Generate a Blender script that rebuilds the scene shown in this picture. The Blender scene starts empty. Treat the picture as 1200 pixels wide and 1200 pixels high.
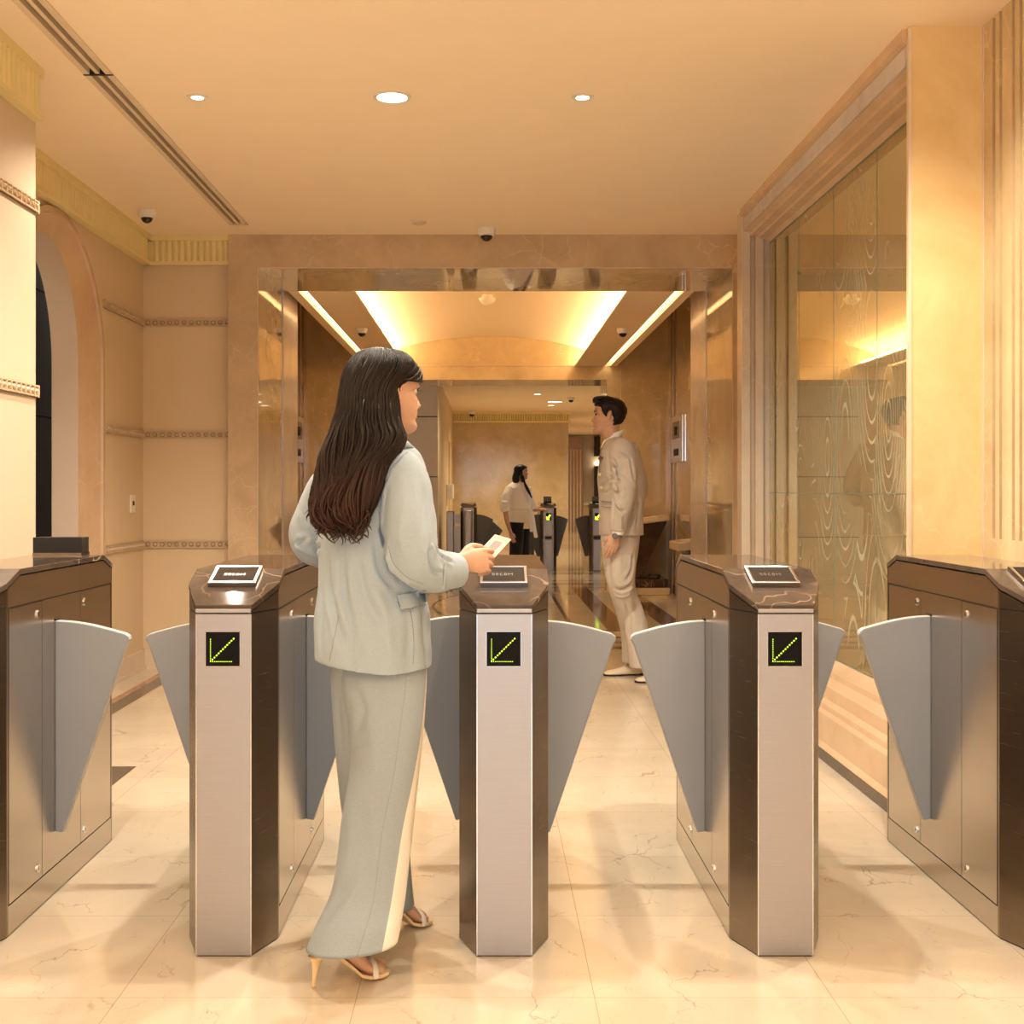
import bpy, bmesh, math, random
from math import sin, cos, pi, sqrt, exp, radians
from mathutils import Vector, Matrix, noise

scene = bpy.context.scene
COL = scene.collection
# ---------------------------------------------------------------- camera, light, exposure
F = 1450.0; CZ = 1.25; VX = 571.0; VY = 575.0
cam_d = bpy.data.cameras.new('camera'); cam = bpy.data.objects.new('camera', cam_d); COL.objects.link(cam)
cam.location = (0, 0, CZ); cam.rotation_euler = (pi/2, 0, 0)
cam_d.sensor_fit = 'HORIZONTAL'; cam_d.sensor_width = 36.0; cam_d.lens = 36.0*F/1200
cam_d.shift_x = (600-VX)/1200; cam_d.shift_y = (VY-600)/1200
cam_d.clip_start = 0.05; cam_d.clip_end = 200
scene.camera = cam
vs = scene.view_settings
scene.display_settings.display_device = 'sRGB'
vs.view_transform = 'Standard'; vs.look = 'None'; vs.gamma = 1; vs.use_curve_mapping = False
vs.exposure = 0.22
scene.cycles.use_denoising = True
scene.cycles.max_bounces = 12; scene.cycles.diffuse_bounces = 8; scene.cycles.glossy_bounces = 5
scene.cycles.sample_clamp_indirect = 6.0
scene.cycles.caustics_reflective = False; scene.cycles.caustics_refractive = False
world = bpy.data.worlds.new('daylight_outside'); scene.world = world; world.use_nodes = True
world.node_tree.nodes['Background'].inputs[0].default_value = (0.74, 0.86, 1.0, 1)
world.node_tree.nodes['Background'].inputs[1].default_value = 1.2
WARM = (1.0, 0.87, 0.70)
WARM2 = (1.0, 0.81, 0.53)
def area(name, loc, rot, sx, sy, w, col=WARM, parent=None, spread=pi):
    l = bpy.data.lights.new(name, 'AREA'); l.shape = 'RECTANGLE'; l.size = sx; l.size_y = sy; l.energy = w; l.color = col; l.spread = spread
    o = bpy.data.objects.new(name, l); COL.objects.link(o); o.location = loc; o.rotation_euler = rot
    return o
# daylight coming in through the glazed entrance behind the camera
area('entrance_daylight', (0.0, -3.6, 1.6), (radians(90), 0, 0), 3.2, 2.2, 34, (0.84, 0.91, 1.0))
# added warm fill behind the camera, aimed up to brighten the ceiling
area('ceiling_fill', (0.0, -1.0, 1.2), (radians(172), 0, 0), 3.2, 1.6, 125, WARM, spread=radians(140))
# ---------------------------------------------------------------- materials
def s2l(c):
    return tuple(((v/255)/12.92 if v/255 <= 0.04045 else ((v/255+0.055)/1.055)**2.4) for v in c)
def newmat(name):
    m = bpy.data.materials.new(name); m.use_nodes = True
    nt = m.node_tree; b = nt.nodes['Principled BSDF']
    return m, nt, b
def N(nt, typ, **kw):
    n = nt.nodes.new(typ)
    for k, v in kw.items():
        if k.startswith('i_'):
            key = k[2:].replace('_', ' ')
            n.inputs[int(key) if key.isdigit() else key].default_value = v
        else: setattr(n, k, v)
    return n
def pos(nt, scale=(1, 1, 1), loc=(0, 0, 0), rot=(0, 0, 0)):
    g = N(nt, 'ShaderNodeNewGeometry'); m = N(nt, 'ShaderNodeMapping')
    m.inputs['Scale'].default_value = scale; m.inputs['Location'].default_value = loc; m.inputs['Rotation'].default_value = rot
    nt.links.new(g.outputs['Position'], m.inputs['Vector'])
    return m.outputs[0]
def ramp(nt, fac, stops):
    r = N(nt, 'ShaderNodeValToRGB'); e = r.color_ramp.elements
    while len(e) < len(stops): e.new(0.5)
    for el, (p, c) in zip(e, stops):
        el.position = p; el.color = (c[0], c[1], c[2], 1) if hasattr(c, '__len__') else (c, c, c, 1)
    nt.links.new(fac, r.inputs[0]); return r.outputs[0]
def mixc(nt, fac, a, b, mode='MIX'):
    m = N(nt, 'ShaderNodeMix', data_type='RGBA', blend_type=mode)
    for sock, v in ((m.inputs[0], fac), (m.inputs[6], a), (m.inputs[7], b)):
        if hasattr(v, 'is_linked'): nt.links.new(v, sock)
        elif hasattr(v, '__len__'): sock.default_value = (v[0], v[1], v[2], 1)
        else: sock.default_value = v
    return m.outputs[2]
def nz(nt, vec, scale, detail=4, rough=0.55, dist=0.0):
    n = N(nt, 'ShaderNodeTexNoise'); n.inputs['Scale'].default_value = scale; n.inputs['Detail'].default_value = detail
    n.inputs['Roughness'].default_value = rough; n.inputs['Distortion'].default_value = dist
    nt.links.new(vec, n.inputs['Vector']); return n
def bump(nt, b, h, strength=0.2, dist=0.01):
    bp = N(nt, 'ShaderNodeBump'); bp.inputs['Strength'].default_value = strength; bp.inputs['Distance'].default_value = dist
    nt.links.new(h, bp.inputs['Height']); nt.links.new(bp.outputs[0], b.inputs['Normal'])
def plain(name, col, rough=0.5, metal=0.0, emit=None, estr=0, spec=0.5, var=0.04, vscale=6, bmp=0.0, bscale=200, sheen=0.0, coat=0.0):
    m, nt, b = newmat(name)
    b.inputs['Roughness'].default_value = rough; b.inputs['Metallic'].default_value = metal
    b.inputs['Specular IOR Level'].default_value = spec
    p = pos(nt); n = nz(nt, p, vscale, 3)
    lo = tuple(max(0, c*(1-var)) for c in col); hi = tuple(min(1, c*(1+var)) for c in col)
    nt.links.new(ramp(nt, n.outputs['Fac'], [(0.3, lo), (0.7, hi)]), b.inputs['Base Color'])
    if bmp: bump(nt, b, nz(nt, p, bscale, 2).outputs['Fac'], bmp, 0.002)
    if emit: b.inputs['Emission Color'].default_value = (*emit, 1); b.inputs['Emission Strength'].default_value = estr
    if sheen: b.inputs['Sheen Weight'].default_value = sheen
    if coat: b.inputs['Coat Weight'].default_value = coat
    return m
def marble(name, c1, c2, vein, rough=0.12, scale=1.6, veinw=0.5, vscale=2.2, coat=0.0, dens=0.5, spec=0.5):
    m, nt, b = newmat(name); p = pos(nt)
    n = nz(nt, p, scale, 7, 0.62, 0.6)
    base = ramp(nt, n.outputs['Fac'], [(0.3, c1), (0.72, c2)])
    w = nz(nt, p, 2.1, 4)
    dv = N(nt, 'ShaderNodeVectorMath', operation='MULTIPLY_ADD'); nt.links.new(w.outputs['Color'], dv.inputs[0]); dv.inputs[1].default_value = (0.5, 0.5, 0.5); nt.links.new(p, dv.inputs[2])
    v = N(nt, 'ShaderNodeTexVoronoi', feature='DISTANCE_TO_EDGE'); v.inputs['Scale'].default_value = vscale; nt.links.new(dv.outputs[0], v.inputs['Vector'])
    vm = ramp(nt, v.outputs['Distance'], [(0.0, 1.0), (0.022, 0.0)])
    mk = ramp(nt, nz(nt, p, 1.3, 3).outputs['Fac'], [(dens, 0.0), (dens+0.15, 1.0)])
    mm = N(nt, 'ShaderNodeMath', operation='MULTIPLY'); nt.links.new(vm, mm.inputs[0]); nt.links.new(mk, mm.inputs[1])
    m2 = N(nt, 'ShaderNodeMath', operation='MULTIPLY'); nt.links.new(mm.outputs[0], m2.inputs[0]); m2.inputs[1].default_value = veinw
    nt.links.new(mixc(nt, m2.outputs[0], base, vein), b.inputs['Base Color'])
    b.inputs['Roughness'].default_value = rough; b.inputs['Coat Weight'].default_value = coat; b.inputs['Coat Roughness'].default_value = 0.03
    b.inputs['Specular IOR Level'].default_value = spec
    return m
def floor_mat(name, tile=True):
    m, nt, b = newmat(name); p = pos(nt)
    T = 0.587
    mp = pos(nt, loc=(0.9095+T*10, -3.051+T*20, 0))
    br = N(nt, 'ShaderNodeTexBrick'); br.offset = 0; br.squash = 1
    nt.links.new(mp, br.inputs['Vector'])
    for k, v in (('Scale', 1), ('Mortar Size', 0.0011), ('Mortar Smooth', 0.1), ('Bias', 0.0), ('Brick Width', T), ('Row Height', T)): br.inputs[k].default_value = v
    br.inputs['Color1'].default_value = (0.93, 0.93, 0.93, 1); br.inputs['Color2'].default_value = (1.0, 1.0, 1.0, 1); br.inputs['Mortar'].default_value = (0.62, 0.56, 0.5, 1)
    base = ramp(nt, nz(nt, p, 2.6, 6, 0.6, 0.4).outputs['Fac'], [(0.25, (0.62, 0.54, 0.42)), (0.75, (0.73, 0.65, 0.52))])
    pr = pos(nt, scale=(1.0, 0.62, 1), rot=(0, 0, radians(28)))
    w = nz(nt, pr, 5.5, 5, 0.6)
    dv = N(nt, 'ShaderNodeVectorMath', operation='MULTIPLY_ADD'); nt.links.new(w.outputs['Color'], dv.inputs[0]); dv.inputs[1].default_value = (0.22, 0.22, 0.0); nt.links.new(pr, dv.inputs[2])
    tot = None
    for sc, wd, d, amt in ((4.2, 0.011, 0.5, 0.5), (9.0, 0.012, 0.52, 0.32)):
        v = N(nt, 'ShaderNodeTexVoronoi', feature='DISTANCE_TO_EDGE'); v.inputs['Scale'].default_value = sc; nt.links.new(dv.outputs[0], v.inputs['Vector'])
        vm = ramp(nt, v.outputs['Distance'], [(0.0, amt), (wd, 0.0)])
        mk = ramp(nt, nz(nt, p, sc*1.1, 3).outputs['Fac'], [(d, 0.0), (d+0.12, 1.0)])
        mm = N(nt, 'ShaderNodeMath', operation='MULTIPLY'); nt.links.new(vm, mm.inputs[0]); nt.links.new(mk, mm.inputs[1])
        if tot is None: tot = mm.outputs[0]
        else:
            mx = N(nt, 'ShaderNodeMath', operation='MAXIMUM'); nt.links.new(tot, mx.inputs[0]); nt.links.new(mm.outputs[0], mx.inputs[1]); tot = mx.outputs[0]
    c = mixc(nt, tot, base, (0.16, 0.07, 0.03))
    if tile: c = mixc(nt, 1.0, c, br.outputs['Color'], 'MULTIPLY')
    nt.links.new(c, b.inputs['Base Color']); b.inputs['Roughness'].default_value = 0.16 if tile else 0.07
    b.inputs['Specular IOR Level'].default_value = 0.55
    return m
def steel(name, col, rough=0.32, aniso=0.6, sc=(1, 1, 90), bstr=0.05):
    m, nt, b = newmat(name)
    b.inputs['Metallic'].default_value = 1.0
    p = pos(nt, scale=sc); n = nz(nt, p, 6, 3, 0.7)
    nt.links.new(ramp(nt, n.outputs['Fac'], [(0.2, tuple(c*0.93 for c in col)), (0.8, tuple(min(1, c*1.05) for c in col))]), b.inputs['Base Color'])
    nt.links.new(ramp(nt, n.outputs['Fac'], [(0.0, rough*0.9), (1.0, rough*1.12)]), b.inputs['Roughness'])
    bump(nt, b, n.outputs['Fac'], bstr, 0.001)
    return m
def emitter(name, col, s):
    m, nt, b = newmat(name); b.inputs['Base Color'].default_value = (*col, 1); b.inputs['Emission Color'].default_value = (*col, 1); b.inputs['Emission Strength'].default_value = s
    b.inputs['Roughness'].default_value = 0.6
    return m
M = {}
M['ceiling'] = plain('painted_ceiling', (0.94, 0.80, 0.61), 0.75, var=0.01, spec=0.2)
M['wall'] = plain('beige_paint', (0.70, 0.565, 0.39), 0.6, var=0.02, vscale=2, spec=0.3, bmp=0.05, bscale=120)
M['wall_pale'] = plain('pale_beige_paint', (0.64, 0.52, 0.385), 0.5, var=0.02, vscale=2, spec=0.3)
M['crown'] = plain('cream_yellow_plaster', (0.80, 0.69, 0.36), 0.55, var=0.02, spec=0.3)
M['bead'] = plain('moulded_plaster', (0.62, 0.48, 0.32), 0.3, var=0.05, vscale=40)
M['marble'] = marble('beige_marble', (0.50, 0.37, 0.24), (0.65, 0.50, 0.34), (0.90, 0.78, 0.62), 0.10, 3.2, 0.5, 5.0, dens=0.46)
M['marble_gloss'] = marble('polished_beige_marble', (0.46, 0.355, 0.22), (0.60, 0.475, 0.31), (0.80, 0.68, 0.50), 0.035, 2.6, 0.5, 4.0, coat=0.6, dens=0.50)
M['marble_tan'] = marble('tan_marble', (0.52, 0.40, 0.23), (0.68, 0.54, 0.34), (0.84, 0.72, 0.50), 0.09, 3.0, 0.6, 5.0, dens=0.46)
M['marble_pale'] = marble('pale_marble', (0.60, 0.49, 0.38), (0.74, 0.63, 0.50), (0.86, 0.78, 0.66), 0.12, 2.0, 0.4, 3.0)
M['marble_reflection'] = marble('lilac_reflection_marble', (0.50, 0.46, 0.46), (0.66, 0.61, 0.62), (0.86, 0.82, 0.80), 0.12, 3.0, 0.5, 6.0, dens=0.46)  # pale marble with the lilac daylight reflection put into its colour
M['marble_pink'] = marble('rosy_marble', (0.56, 0.39, 0.25), (0.69, 0.51, 0.35), (0.78, 0.64, 0.48), 0.22, 2.0, 0.4, 2.0)
M['gold'] = marble('gold_plaster', (0.66, 0.47, 0.22), (0.80, 0.62, 0.34), (0.88, 0.74, 0.48), 0.16, 2.4, 0.25, 2.8, dens=0.5)
M['counter'] = marble('dark_emperador_marble', (0.055, 0.040, 0.032), (0.115, 0.085, 0.066), (0.62, 0.44, 0.30), 0.045, 5.0, 0.8, 5.5, dens=0.50, spec=0.3)
M['darkmarble'] = marble('black_brown_marble', (0.03, 0.02, 0.014), (0.09, 0.055, 0.035), (0.6, 0.45, 0.32), 0.10, 6.0, 0.7, 8.0, dens=0.5)
M['floor'] = floor_mat('cream_marble_tiles')
M['floor_hall'] = floor_mat('cream_marble_slabs', False)
M['floor_brown'] = marble('brown_marble_inlay', (0.17, 0.105, 0.058), (0.25, 0.16, 0.09), (0.42, 0.30, 0.2), 0.07, 3.0, 0.4)
M['floor_dark'] = marble('dark_grey_inlay', (0.06, 0.05, 0.045), (0.10, 0.085, 0.075), (0.3, 0.25, 0.2), 0.12, 5.0, 0.4)
M['floor_red'] = marble('red_brown_inlay', (0.36, 0.17, 0.09), (0.48, 0.26, 0.15), (0.5, 0.35, 0.2), 0.15, 5.0, 0.3)
M['steel'] = steel('brushed_steel', (0.43, 0.405, 0.385), 0.40)
M['steel_side'] = steel('brushed_steel_side', (0.56, 0.52, 0.485), 0.24, sc=(1, 6, 60), bstr=0.04)
M['steel_dark_shade'] = steel('dark_and_shaded_steel', (0.30, 0.24, 0.185), 0.26)
M['chrome'] = steel('chrome', (0.82, 0.81, 0.80), 0.12, bstr=0.0)
M['black'] = plain('black_gap', (0.008, 0.007, 0.006), 0.6, var=0.1)
M['seam'] = plain('seam_shadow_gap', (0.03, 0.022, 0.016), 0.6, var=0.1)
M['screen'] = plain('black_screen', (0.006, 0.006, 0.006), 0.5, var=0.1, spec=0.1)
M['bead_shade'] = plain('moulded_plaster_shade', (0.36, 0.25, 0.15), 0.5)  # shading around each rosette, put into the colour as a darker ring
M['screen_brown'] = plain('reader_screen', (0.045, 0.034, 0.027), 0.75, var=0.1, spec=0.03)
M['screen_text'] = plain('grey_screen_print', (0.12, 0.10, 0.085), 0.3, var=0.1)
M['led'] = emitter('green_led', (0.60, 1.0, 0.05), 1.5)
M['led_y'] = emitter('yellow_green_led', (0.72, 1.0, 0.03), 2.6)
M['flap'] = plain('grey_flap', (0.33, 0.36, 0.40), 0.42, var=0.03, vscale=3)
M['flap_edge'] = plain('flap_edge', (0.58, 0.56, 0.53), 0.35, var=0.02)
M['flap_far'] = plain('dark_grey_flap', (0.10, 0.085, 0.07), 0.4, var=0.04)
M['white'] = plain('white_plastic', (0.82, 0.78, 0.70), 0.35, var=0.02)
M['dome'] = plain('smoked_dome', (0.018, 0.012, 0.009), 0.06, var=0.1)
M['lamp'] = emitter('lamp_glow', (1.0, 0.90, 0.76), 12.0)
M['lamp_soft'] = emitter('lamp_glow_small', (1.0, 0.86, 0.62), 5.0)
M['cove'] = emitter('cove_light', (1.0, 0.82, 0.50), 10.0)
M['slotlamp'] = emitter('slot_light', (1.0, 0.80, 0.48), 5.0)
M['diffuser'] = plain('diffuser_frame', (0.72, 0.60, 0.44), 0.5, var=0.02)
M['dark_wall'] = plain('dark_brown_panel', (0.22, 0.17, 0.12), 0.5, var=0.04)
M['pink_reveal'] = plain('pale_pink_plaster', (0.70, 0.58, 0.48), 0.6, var=0.02)
M['column_metal'] = steel('brown_metal', (0.35, 0.22, 0.12), 0.25)
def pane_mat():
    m, nt, b = newmat('etched_mirror_glass')
    nt.nodes.remove(b); out = nt.nodes['Material Output']
    p = pos(nt, scale=(1, 2.6, 1.0))
    w = N(nt, 'ShaderNodeTexVoronoi', feature='F1'); w.inputs['Scale'].default_value = 1.1
    nt.links.new(p, w.inputs['Vector'])
    q1 = N(nt, 'ShaderNodeMath', operation='MULTIPLY'); q1.inputs[1].default_value = 75; nt.links.new(w.outputs['Distance'], q1.inputs[0])
    q2 = N(nt, 'ShaderNodeMath', operation='SINE'); nt.links.new(q1.outputs[0], q2.inputs[0])
    line = ramp(nt, q2.outputs[0], [(0.0, 0.0), (0.80, 0.0), (0.97, 0.75)])
    mk = ramp(nt, nz(nt, pos(nt), 1.6, 2).outputs['Fac'], [(0.45, 0.0), (0.6, 1.0)])
    mm = N(nt, 'ShaderNodeMath', operation='MULTIPLY'); nt.links.new(line, mm.inputs[0]); nt.links.new(mk, mm.inputs[1])
    g = N(nt, 'ShaderNodeBsdfGlossy'); g.inputs['Color'].default_value = (0.78, 0.74, 0.55, 1); g.inputs['Roughness'].default_value = 0.015
    d = N(nt, 'ShaderNodeBsdfDiffuse'); nt.links.new(mixc(nt, mm.outputs[0], (0.50, 0.41, 0.24), (0.66, 0.64, 0.50)), d.inputs['Color'])
    f = N(nt, 'ShaderNodeMath', operation='MULTIPLY_ADD'); nt.links.new(mm.outputs[0], f.inputs[0]); f.inputs[1].default_value = -0.3; f.inputs[2].default_value = 0.72
    mx = N(nt, 'ShaderNodeMixShader'); nt.links.new(f.outputs[0], mx.inputs[0]); nt.links.new(d.outputs[0], mx.inputs[1]); nt.links.new(g.outputs[0], mx.inputs[2])
    nt.links.new(mx.outputs[0], out.inputs['Surface'])
    return m
M['pane'] = pane_mat()
M['glass_edge'] = plain('teal_glass_edge', (0.16, 0.21, 0.16), 0.2, var=0.1)
# ---------------------------------------------------------------- helpers
def wloc(o):
    v = Vector((0, 0, 0))
    while o is not None: v += Vector(o.location); o = o.parent
    return v
def link_mesh(name, verts, faces, mat, parent=None, smooth=False, mats=None, midx=None, bevel=0.0):
    me = bpy.data.meshes.new(name); me.from_pydata([tuple(v) for v in verts], [], faces)
    for mm in (mats or [mat]): me.materials.append(mm)
    if midx: me.polygons.foreach_set('material_index', midx)
    if smooth: me.polygons.foreach_set('use_smooth', [True]*len(me.polygons))
    me.update()
    o = bpy.data.objects.new(name, me); COL.objects.link(o)
    if parent is not None:
        o.parent = parent; o.location = -wloc(parent)
    if bevel:
        b = o.modifiers.new('bevel', 'BEVEL'); b.width = bevel; b.segments = 2; b.limit_method = 'ANGLE'; b.angle_limit = radians(40)
    return o
class MB:
    def __init__(s): s.v = []; s.f = []; s.mi = []; s.cur = 0
    def add(s, v, f):
        n = len(s.v); s.v += [tuple(p) for p in v]; s.f += [tuple(i+n for i in q) for q in f]; s.mi += [s.cur]*len(f); return s
    def box(s, x0, x1, y0, y1, z0, z1):
        return s.add([(x0,y0,z0),(x1,y0,z0),(x1,y1,z0),(x0,y1,z0),(x0,y0,z1),(x1,y0,z1),(x1,y1,z1),(x0,y1,z1)],
              [(0,3,2,1),(4,5,6,7),(0,1,5,4),(1,2,6,5),(2,3,7,6),(3,0,4,7)])
    def prism(s, poly, axis, a, b):
        """poly: 2-D outline (counter-clockwise), extruded along axis 'x','y','z' from a to b"""
        n = len(poly)
        def mk(p, t):
            return (t, p[0], p[1]) if axis == 'x' else ((p[0], t, p[1]) if axis == 'y' else (p[0], p[1], t))
        v = [mk(p, a) for p in poly]+[mk(p, b) for p in poly]
        f = [tuple(range(n))[::-1], tuple(range(n, 2*n))]+[(i, (i+1) % n, n+(i+1) % n, n+i) for i in range(n)]
        return s.add(v, f)
    def cyl(s, c, r, h, axis='z', n=24, r2=None):
        r2 = r if r2 is None else r2
        v = []
        for k, rr in ((0, r), (h, r2)):
            for i in range(n):
                a = 2*pi*i/n; p = (rr*cos(a), rr*sin(a), k)
                if axis == 'y': p = (p[0], p[2], p[1])
                if axis == 'x': p = (p[2], p[0], p[1])
                v.append((c[0]+p[0], c[1]+p[1], c[2]+p[2]))
        f = [tuple(range(n))[::-1], tuple(range(n, 2*n))]+[(i, (i+1) % n, n+(i+1) % n, n+i) for i in range(n)]
        return s.add(v, f)
    def lathe(s, c, prof, n=24):
        v = []; f = []
        for r, z in prof:
            for i in range(n):
                a = 2*pi*i/n; v.append((c[0]+r*cos(a), c[1]+r*sin(a), c[2]+z))
        for k in range(len(prof)-1):
            for i in range(n): f.append((k*n+i, k*n+(i+1) % n, (k+1)*n+(i+1) % n, (k+1)*n+i))
        f.append(tuple(range(n))); f.append(tuple(range((len(prof)-1)*n, len(prof)*n)))
        return s.add(v, f)
    def build(s, name, mat=None, parent=None, smooth=False, mats=None, bevel=0.0):
        o = link_mesh(name, s.v, s.f, mat, parent, smooth, mats, s.mi if mats else None)
        bm = bmesh.new(); bm.from_mesh(o.data); bmesh.ops.recalc_face_normals(bm, faces=bm.faces); bm.to_mesh(o.data); bm.free()
        if smooth:
            pass
        if bevel:
            b = o.modifiers.new('bevel', 'BEVEL'); b.width = bevel; b.segments = 2; b.limit_method = 'ANGLE'; b.angle_limit = radians(40)
        return o
def auto_smooth(o, ang=35):
    o.data.polygons.foreach_set('use_smooth', [True]*len(o.data.polygons))
    bm = bmesh.new(); bm.from_mesh(o.data)
    for e in bm.edges:
        if len(e.link_faces) == 2 and e.calc_face_angle(0) > radians(ang): e.smooth = False
    bm.to_mesh(o.data); bm.free(); return o
def struct(o, label=None):
    o['kind'] = 'structure'
    if label: o['label'] = label
    return o
def thing(name, label, cat, loc, group=None):
    o = bpy.data.objects.new(name, None); COL.objects.link(o); o.location = loc; o.empty_display_size = 0.1
    o['label'] = label; o['category'] = cat
    if group: o['group'] = group
    return o
def tag(o, label, cat, group=None):
    o['label'] = label; o['category'] = cat
    if group: o['group'] = group
    return o
def at(px, py, D):
    return Vector(((px-VX)*D/F, D, CZ-(py-VY)*D/F))
# ---------------------------------------------------------------- floor
def grid_floor(name, xs, ys, fn, z=0.0):
    mats = [M['floor'], M['floor_hall'], M['floor_brown'], M['floor_dark'], M['floor_red'], M['marble_pale']]
    b = MB()
    for j in range(len(ys)-1):
        for i in range(len(xs)-1):
            k = fn((xs[i]+xs[i+1])/2, (ys[j]+ys[j+1])/2)
            if k is None: continue
            b.cur = k
            b.add([(xs[i], ys[j], z), (xs[i+1], ys[j], z), (xs[i+1], ys[j+1], z), (xs[i], ys[j+1], z)], [(0, 1, 2, 3)])
    return struct(b.build(name, mats=mats))
def f1(x, y):
    if x < -1.59 and y < 5.61:
        if x > -1.71 or y > 5.49: return 3
        return 0
    if -2.20 < x < -2.095 and y > 5.61: return 3
    if -2.25 < x < -2.20 and y > 5.61: return 4
    if x < -2.095 and 5.49 < y < 5.61: return 3
    return 0
def f2(x, y):
    # hall beyond the portal: cross bands near and far, lengthwise stripes between
    if y < 9.75: return 1
    if 9.75 < y < 9.93 or 10.12 < y < 10.26 or 10.50 < y < 10.62 or 10.98 < y < 11.12: return 2
    if 15.9 < y < 16.0 or 16.4 < y < 16.75 or 17.1 < y < 17.25 or 18.5 < y < 18.9: return 2
    if 11.12 < y < 15.9:
        a = abs(x-0.03)
        if 0.725 < a < 0.765: return 2
        if 1.05 < a < 1.26: return 2
        if 1.59 < a < 1.81: return 2
    return 1
grid_floor('floor', [-3.2, -2.42, -2.25, -2.20, -2.095, -1.71, -1.59, 2.6], [-4.0, 5.49, 5.61, 9.63], f1)
xs = sorted([-4.0, 4.2]+[0.03+s*a for a in (0.725, 0.765, 1.05, 1.26, 1.59, 1.81) for s in (1, -1)])
ys = [9.63, 9.75, 9.93, 10.12, 10.26, 10.50, 10.62, 10.98, 11.12, 15.9, 16.0, 16.4, 16.75, 17.1, 17.25, 18.5, 18.9, 40]
grid_floor('floor', xs, ys, f2)
ringb = MB(); n = 96
for r0, r1 in ((0.60, 0.63),):
    v = []; f = []
    for i in range(n):
        a = 2*pi*i/n
        v += [(0.03+r0*cos(a), 13.5+2.6*r0*sin(a), 0.0008), (0.03+r1*cos(a), 13.5+2.6*r1*sin(a), 0.0008)]
    for i in range(n): j = (i+1) % n; f.append((2*i, 2*i+1, 2*j+1, 2*j))
    ringb.add(v, f)
struct(ringb.build('floor', M['floor_brown']))
# ---------------------------------------------------------------- ceilings
ZC = 3.03
cb = MB()
cb.box(-3.3, -1.72, -4, 8.62, ZC, ZC+0.1); cb.box(-1.60, 2.5, -4, 8.62, ZC, ZC+0.1)
cb.box(-1.72, -1.60, 8.27, 8.62, ZC, ZC+0.1); cb.box(-1.72, -1.60, -4, 1.5, ZC, ZC+0.1)
struct(cb.build('ceiling', M['ceiling']))
# linear air diffuser in the ceiling
df = thing('linear_air_diffuser', 'long recessed twin-slot air diffuser in the ceiling, left of the downlights', 'air vent', (-1.66, 4.9, ZC-0.002))
b = MB()
for y0, y1, dx in ((1.5, 5.28, 0.0), (5.29, 8.27, -0.012)):
    for x0, x1 in ((-1.718+dx*0, -1.702), (-1.688, -1.672+0.012), (-1.646, -1.634), (-1.618, -1.602)):
        pass
b.box(-1.722, -1.694, 1.5, 8.27, ZC-0.006, ZC+0.03); b.box(-1.626, -1.598, 1.5, 8.27, ZC-0.006, ZC+0.03)
b.box(-1.669, -1.651, 1.5, 8.27, ZC-0.004, ZC+0.05); b.box(-1.722, -1.598, 8.25, 8.275, ZC-0.006, ZC+0.03)
b.build('frame', M['diffuser'], df)
b = MB(); b.box(-1.722, -1.598, 5.272, 5.286, ZC-0.008, ZC+0.02); b.box(-1.72, -1.60, 1.5, 8.26, ZC+0.05, ZC+0.09); b.build('dark_slot', M['black'], df)
# ---------------------------------------------------------------- left side of the first room
def fluted(b, x0, x1, z0, z1, n, y, depth, side):
    """fluted cornice panel; side 'y-': facing -y at plane y; side 'x+': runs along y from x0 to x1 facing +x at plane y"""
    w = (x1-x0)/n
    for i in range(n):
        a0 = x0+i*w
        prof = [(a0+w*0.04, 0)]+[(a0+w*0.5-w*0.46*cos(pi*k/6), depth*(0.15+0.85*sin(pi*k/6))) for k in range(7)]+[(a0+w*0.96, 0)]
        v = []
        for z in (z0, z1):
            for p in prof:
                v.append((p[0], y-p[1], z) if side == 'y-' else (y+p[1], p[0], z))
        m = len(prof)
        b.add(v, [tuple(range(m)), tuple(range(m, 2*m))]+[(k, (k+1) % m, m+(k+1) % m, m+k) for k in range(m)])
# pier at the left edge
b = MB(); b.box(-2.5, -1.92, -4, 5.26, 0, ZC); struct(b.build('wall_left', M['wall_pale']))
b = MB(); b.box(-2.0, -1.92+0.012, -4, 5.262, 0, 0.14); struct(b.build('baseboard_left', M['marble_pale']))
# back-left wall and left wall with the arch hole
b = MB(); b.box(-2.9, -1.79, 8.70, 8.85, 0, ZC); struct(b.build('wall_back', M['wall']))
YC, ZS, RO = 6.95, 2.0, 0.83
b = MB(); XL = -2.42
def wallq(y0, y1, z0a, z0b, z1):
    b.add([(XL, y0, z0a), (XL, y1, z0b), (XL, y1, z1), (XL, y0, z1)], [(0, 1, 2, 3)])
b.add([(XL, 5.26, 0), (XL, YC-RO, 0), (XL, YC-RO, ZC), (XL, 5.26, ZC)], [(0, 1, 2, 3)])
b.add([(XL, YC+RO, 0), (XL, 8.70, 0), (XL, 8.70, ZC), (XL, YC+RO, ZC)], [(0, 1, 2, 3)])
K = 32
for k in range(K):
    a0 = pi-pi*k/K; a1 = pi-pi*(k+1)/K
    wallq(YC+RO*cos(a0), YC+RO*cos(a1), ZS+RO*sin(a0), ZS+RO*sin(a1), ZC)
struct(b.build('wall_left', M['wall']))
def arch_pts(R_, Rv, x):
    pts = [(x, YC-R_, 0), (x, YC-R_, ZS*0.5)]
    for k in range(K+1):
        a = pi-pi*k/K; pts.append((x, YC+R_*cos(a), ZS+Rv*sin(a)))
    pts += [(x, YC+R_, ZS*0.5), (x, YC+R_, 0)]
    return pts
ar = bpy.data.objects.new('trim_arch_surround', None); COL.objects.link(ar); ar.location = (XL, YC, 0); ar['kind'] = 'structure'
def strip(b, A, B_):
    n = len(A); b.add(A+B_, [(i, i+1, n+i+1, n+i) for i in range(n-1)])
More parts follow.
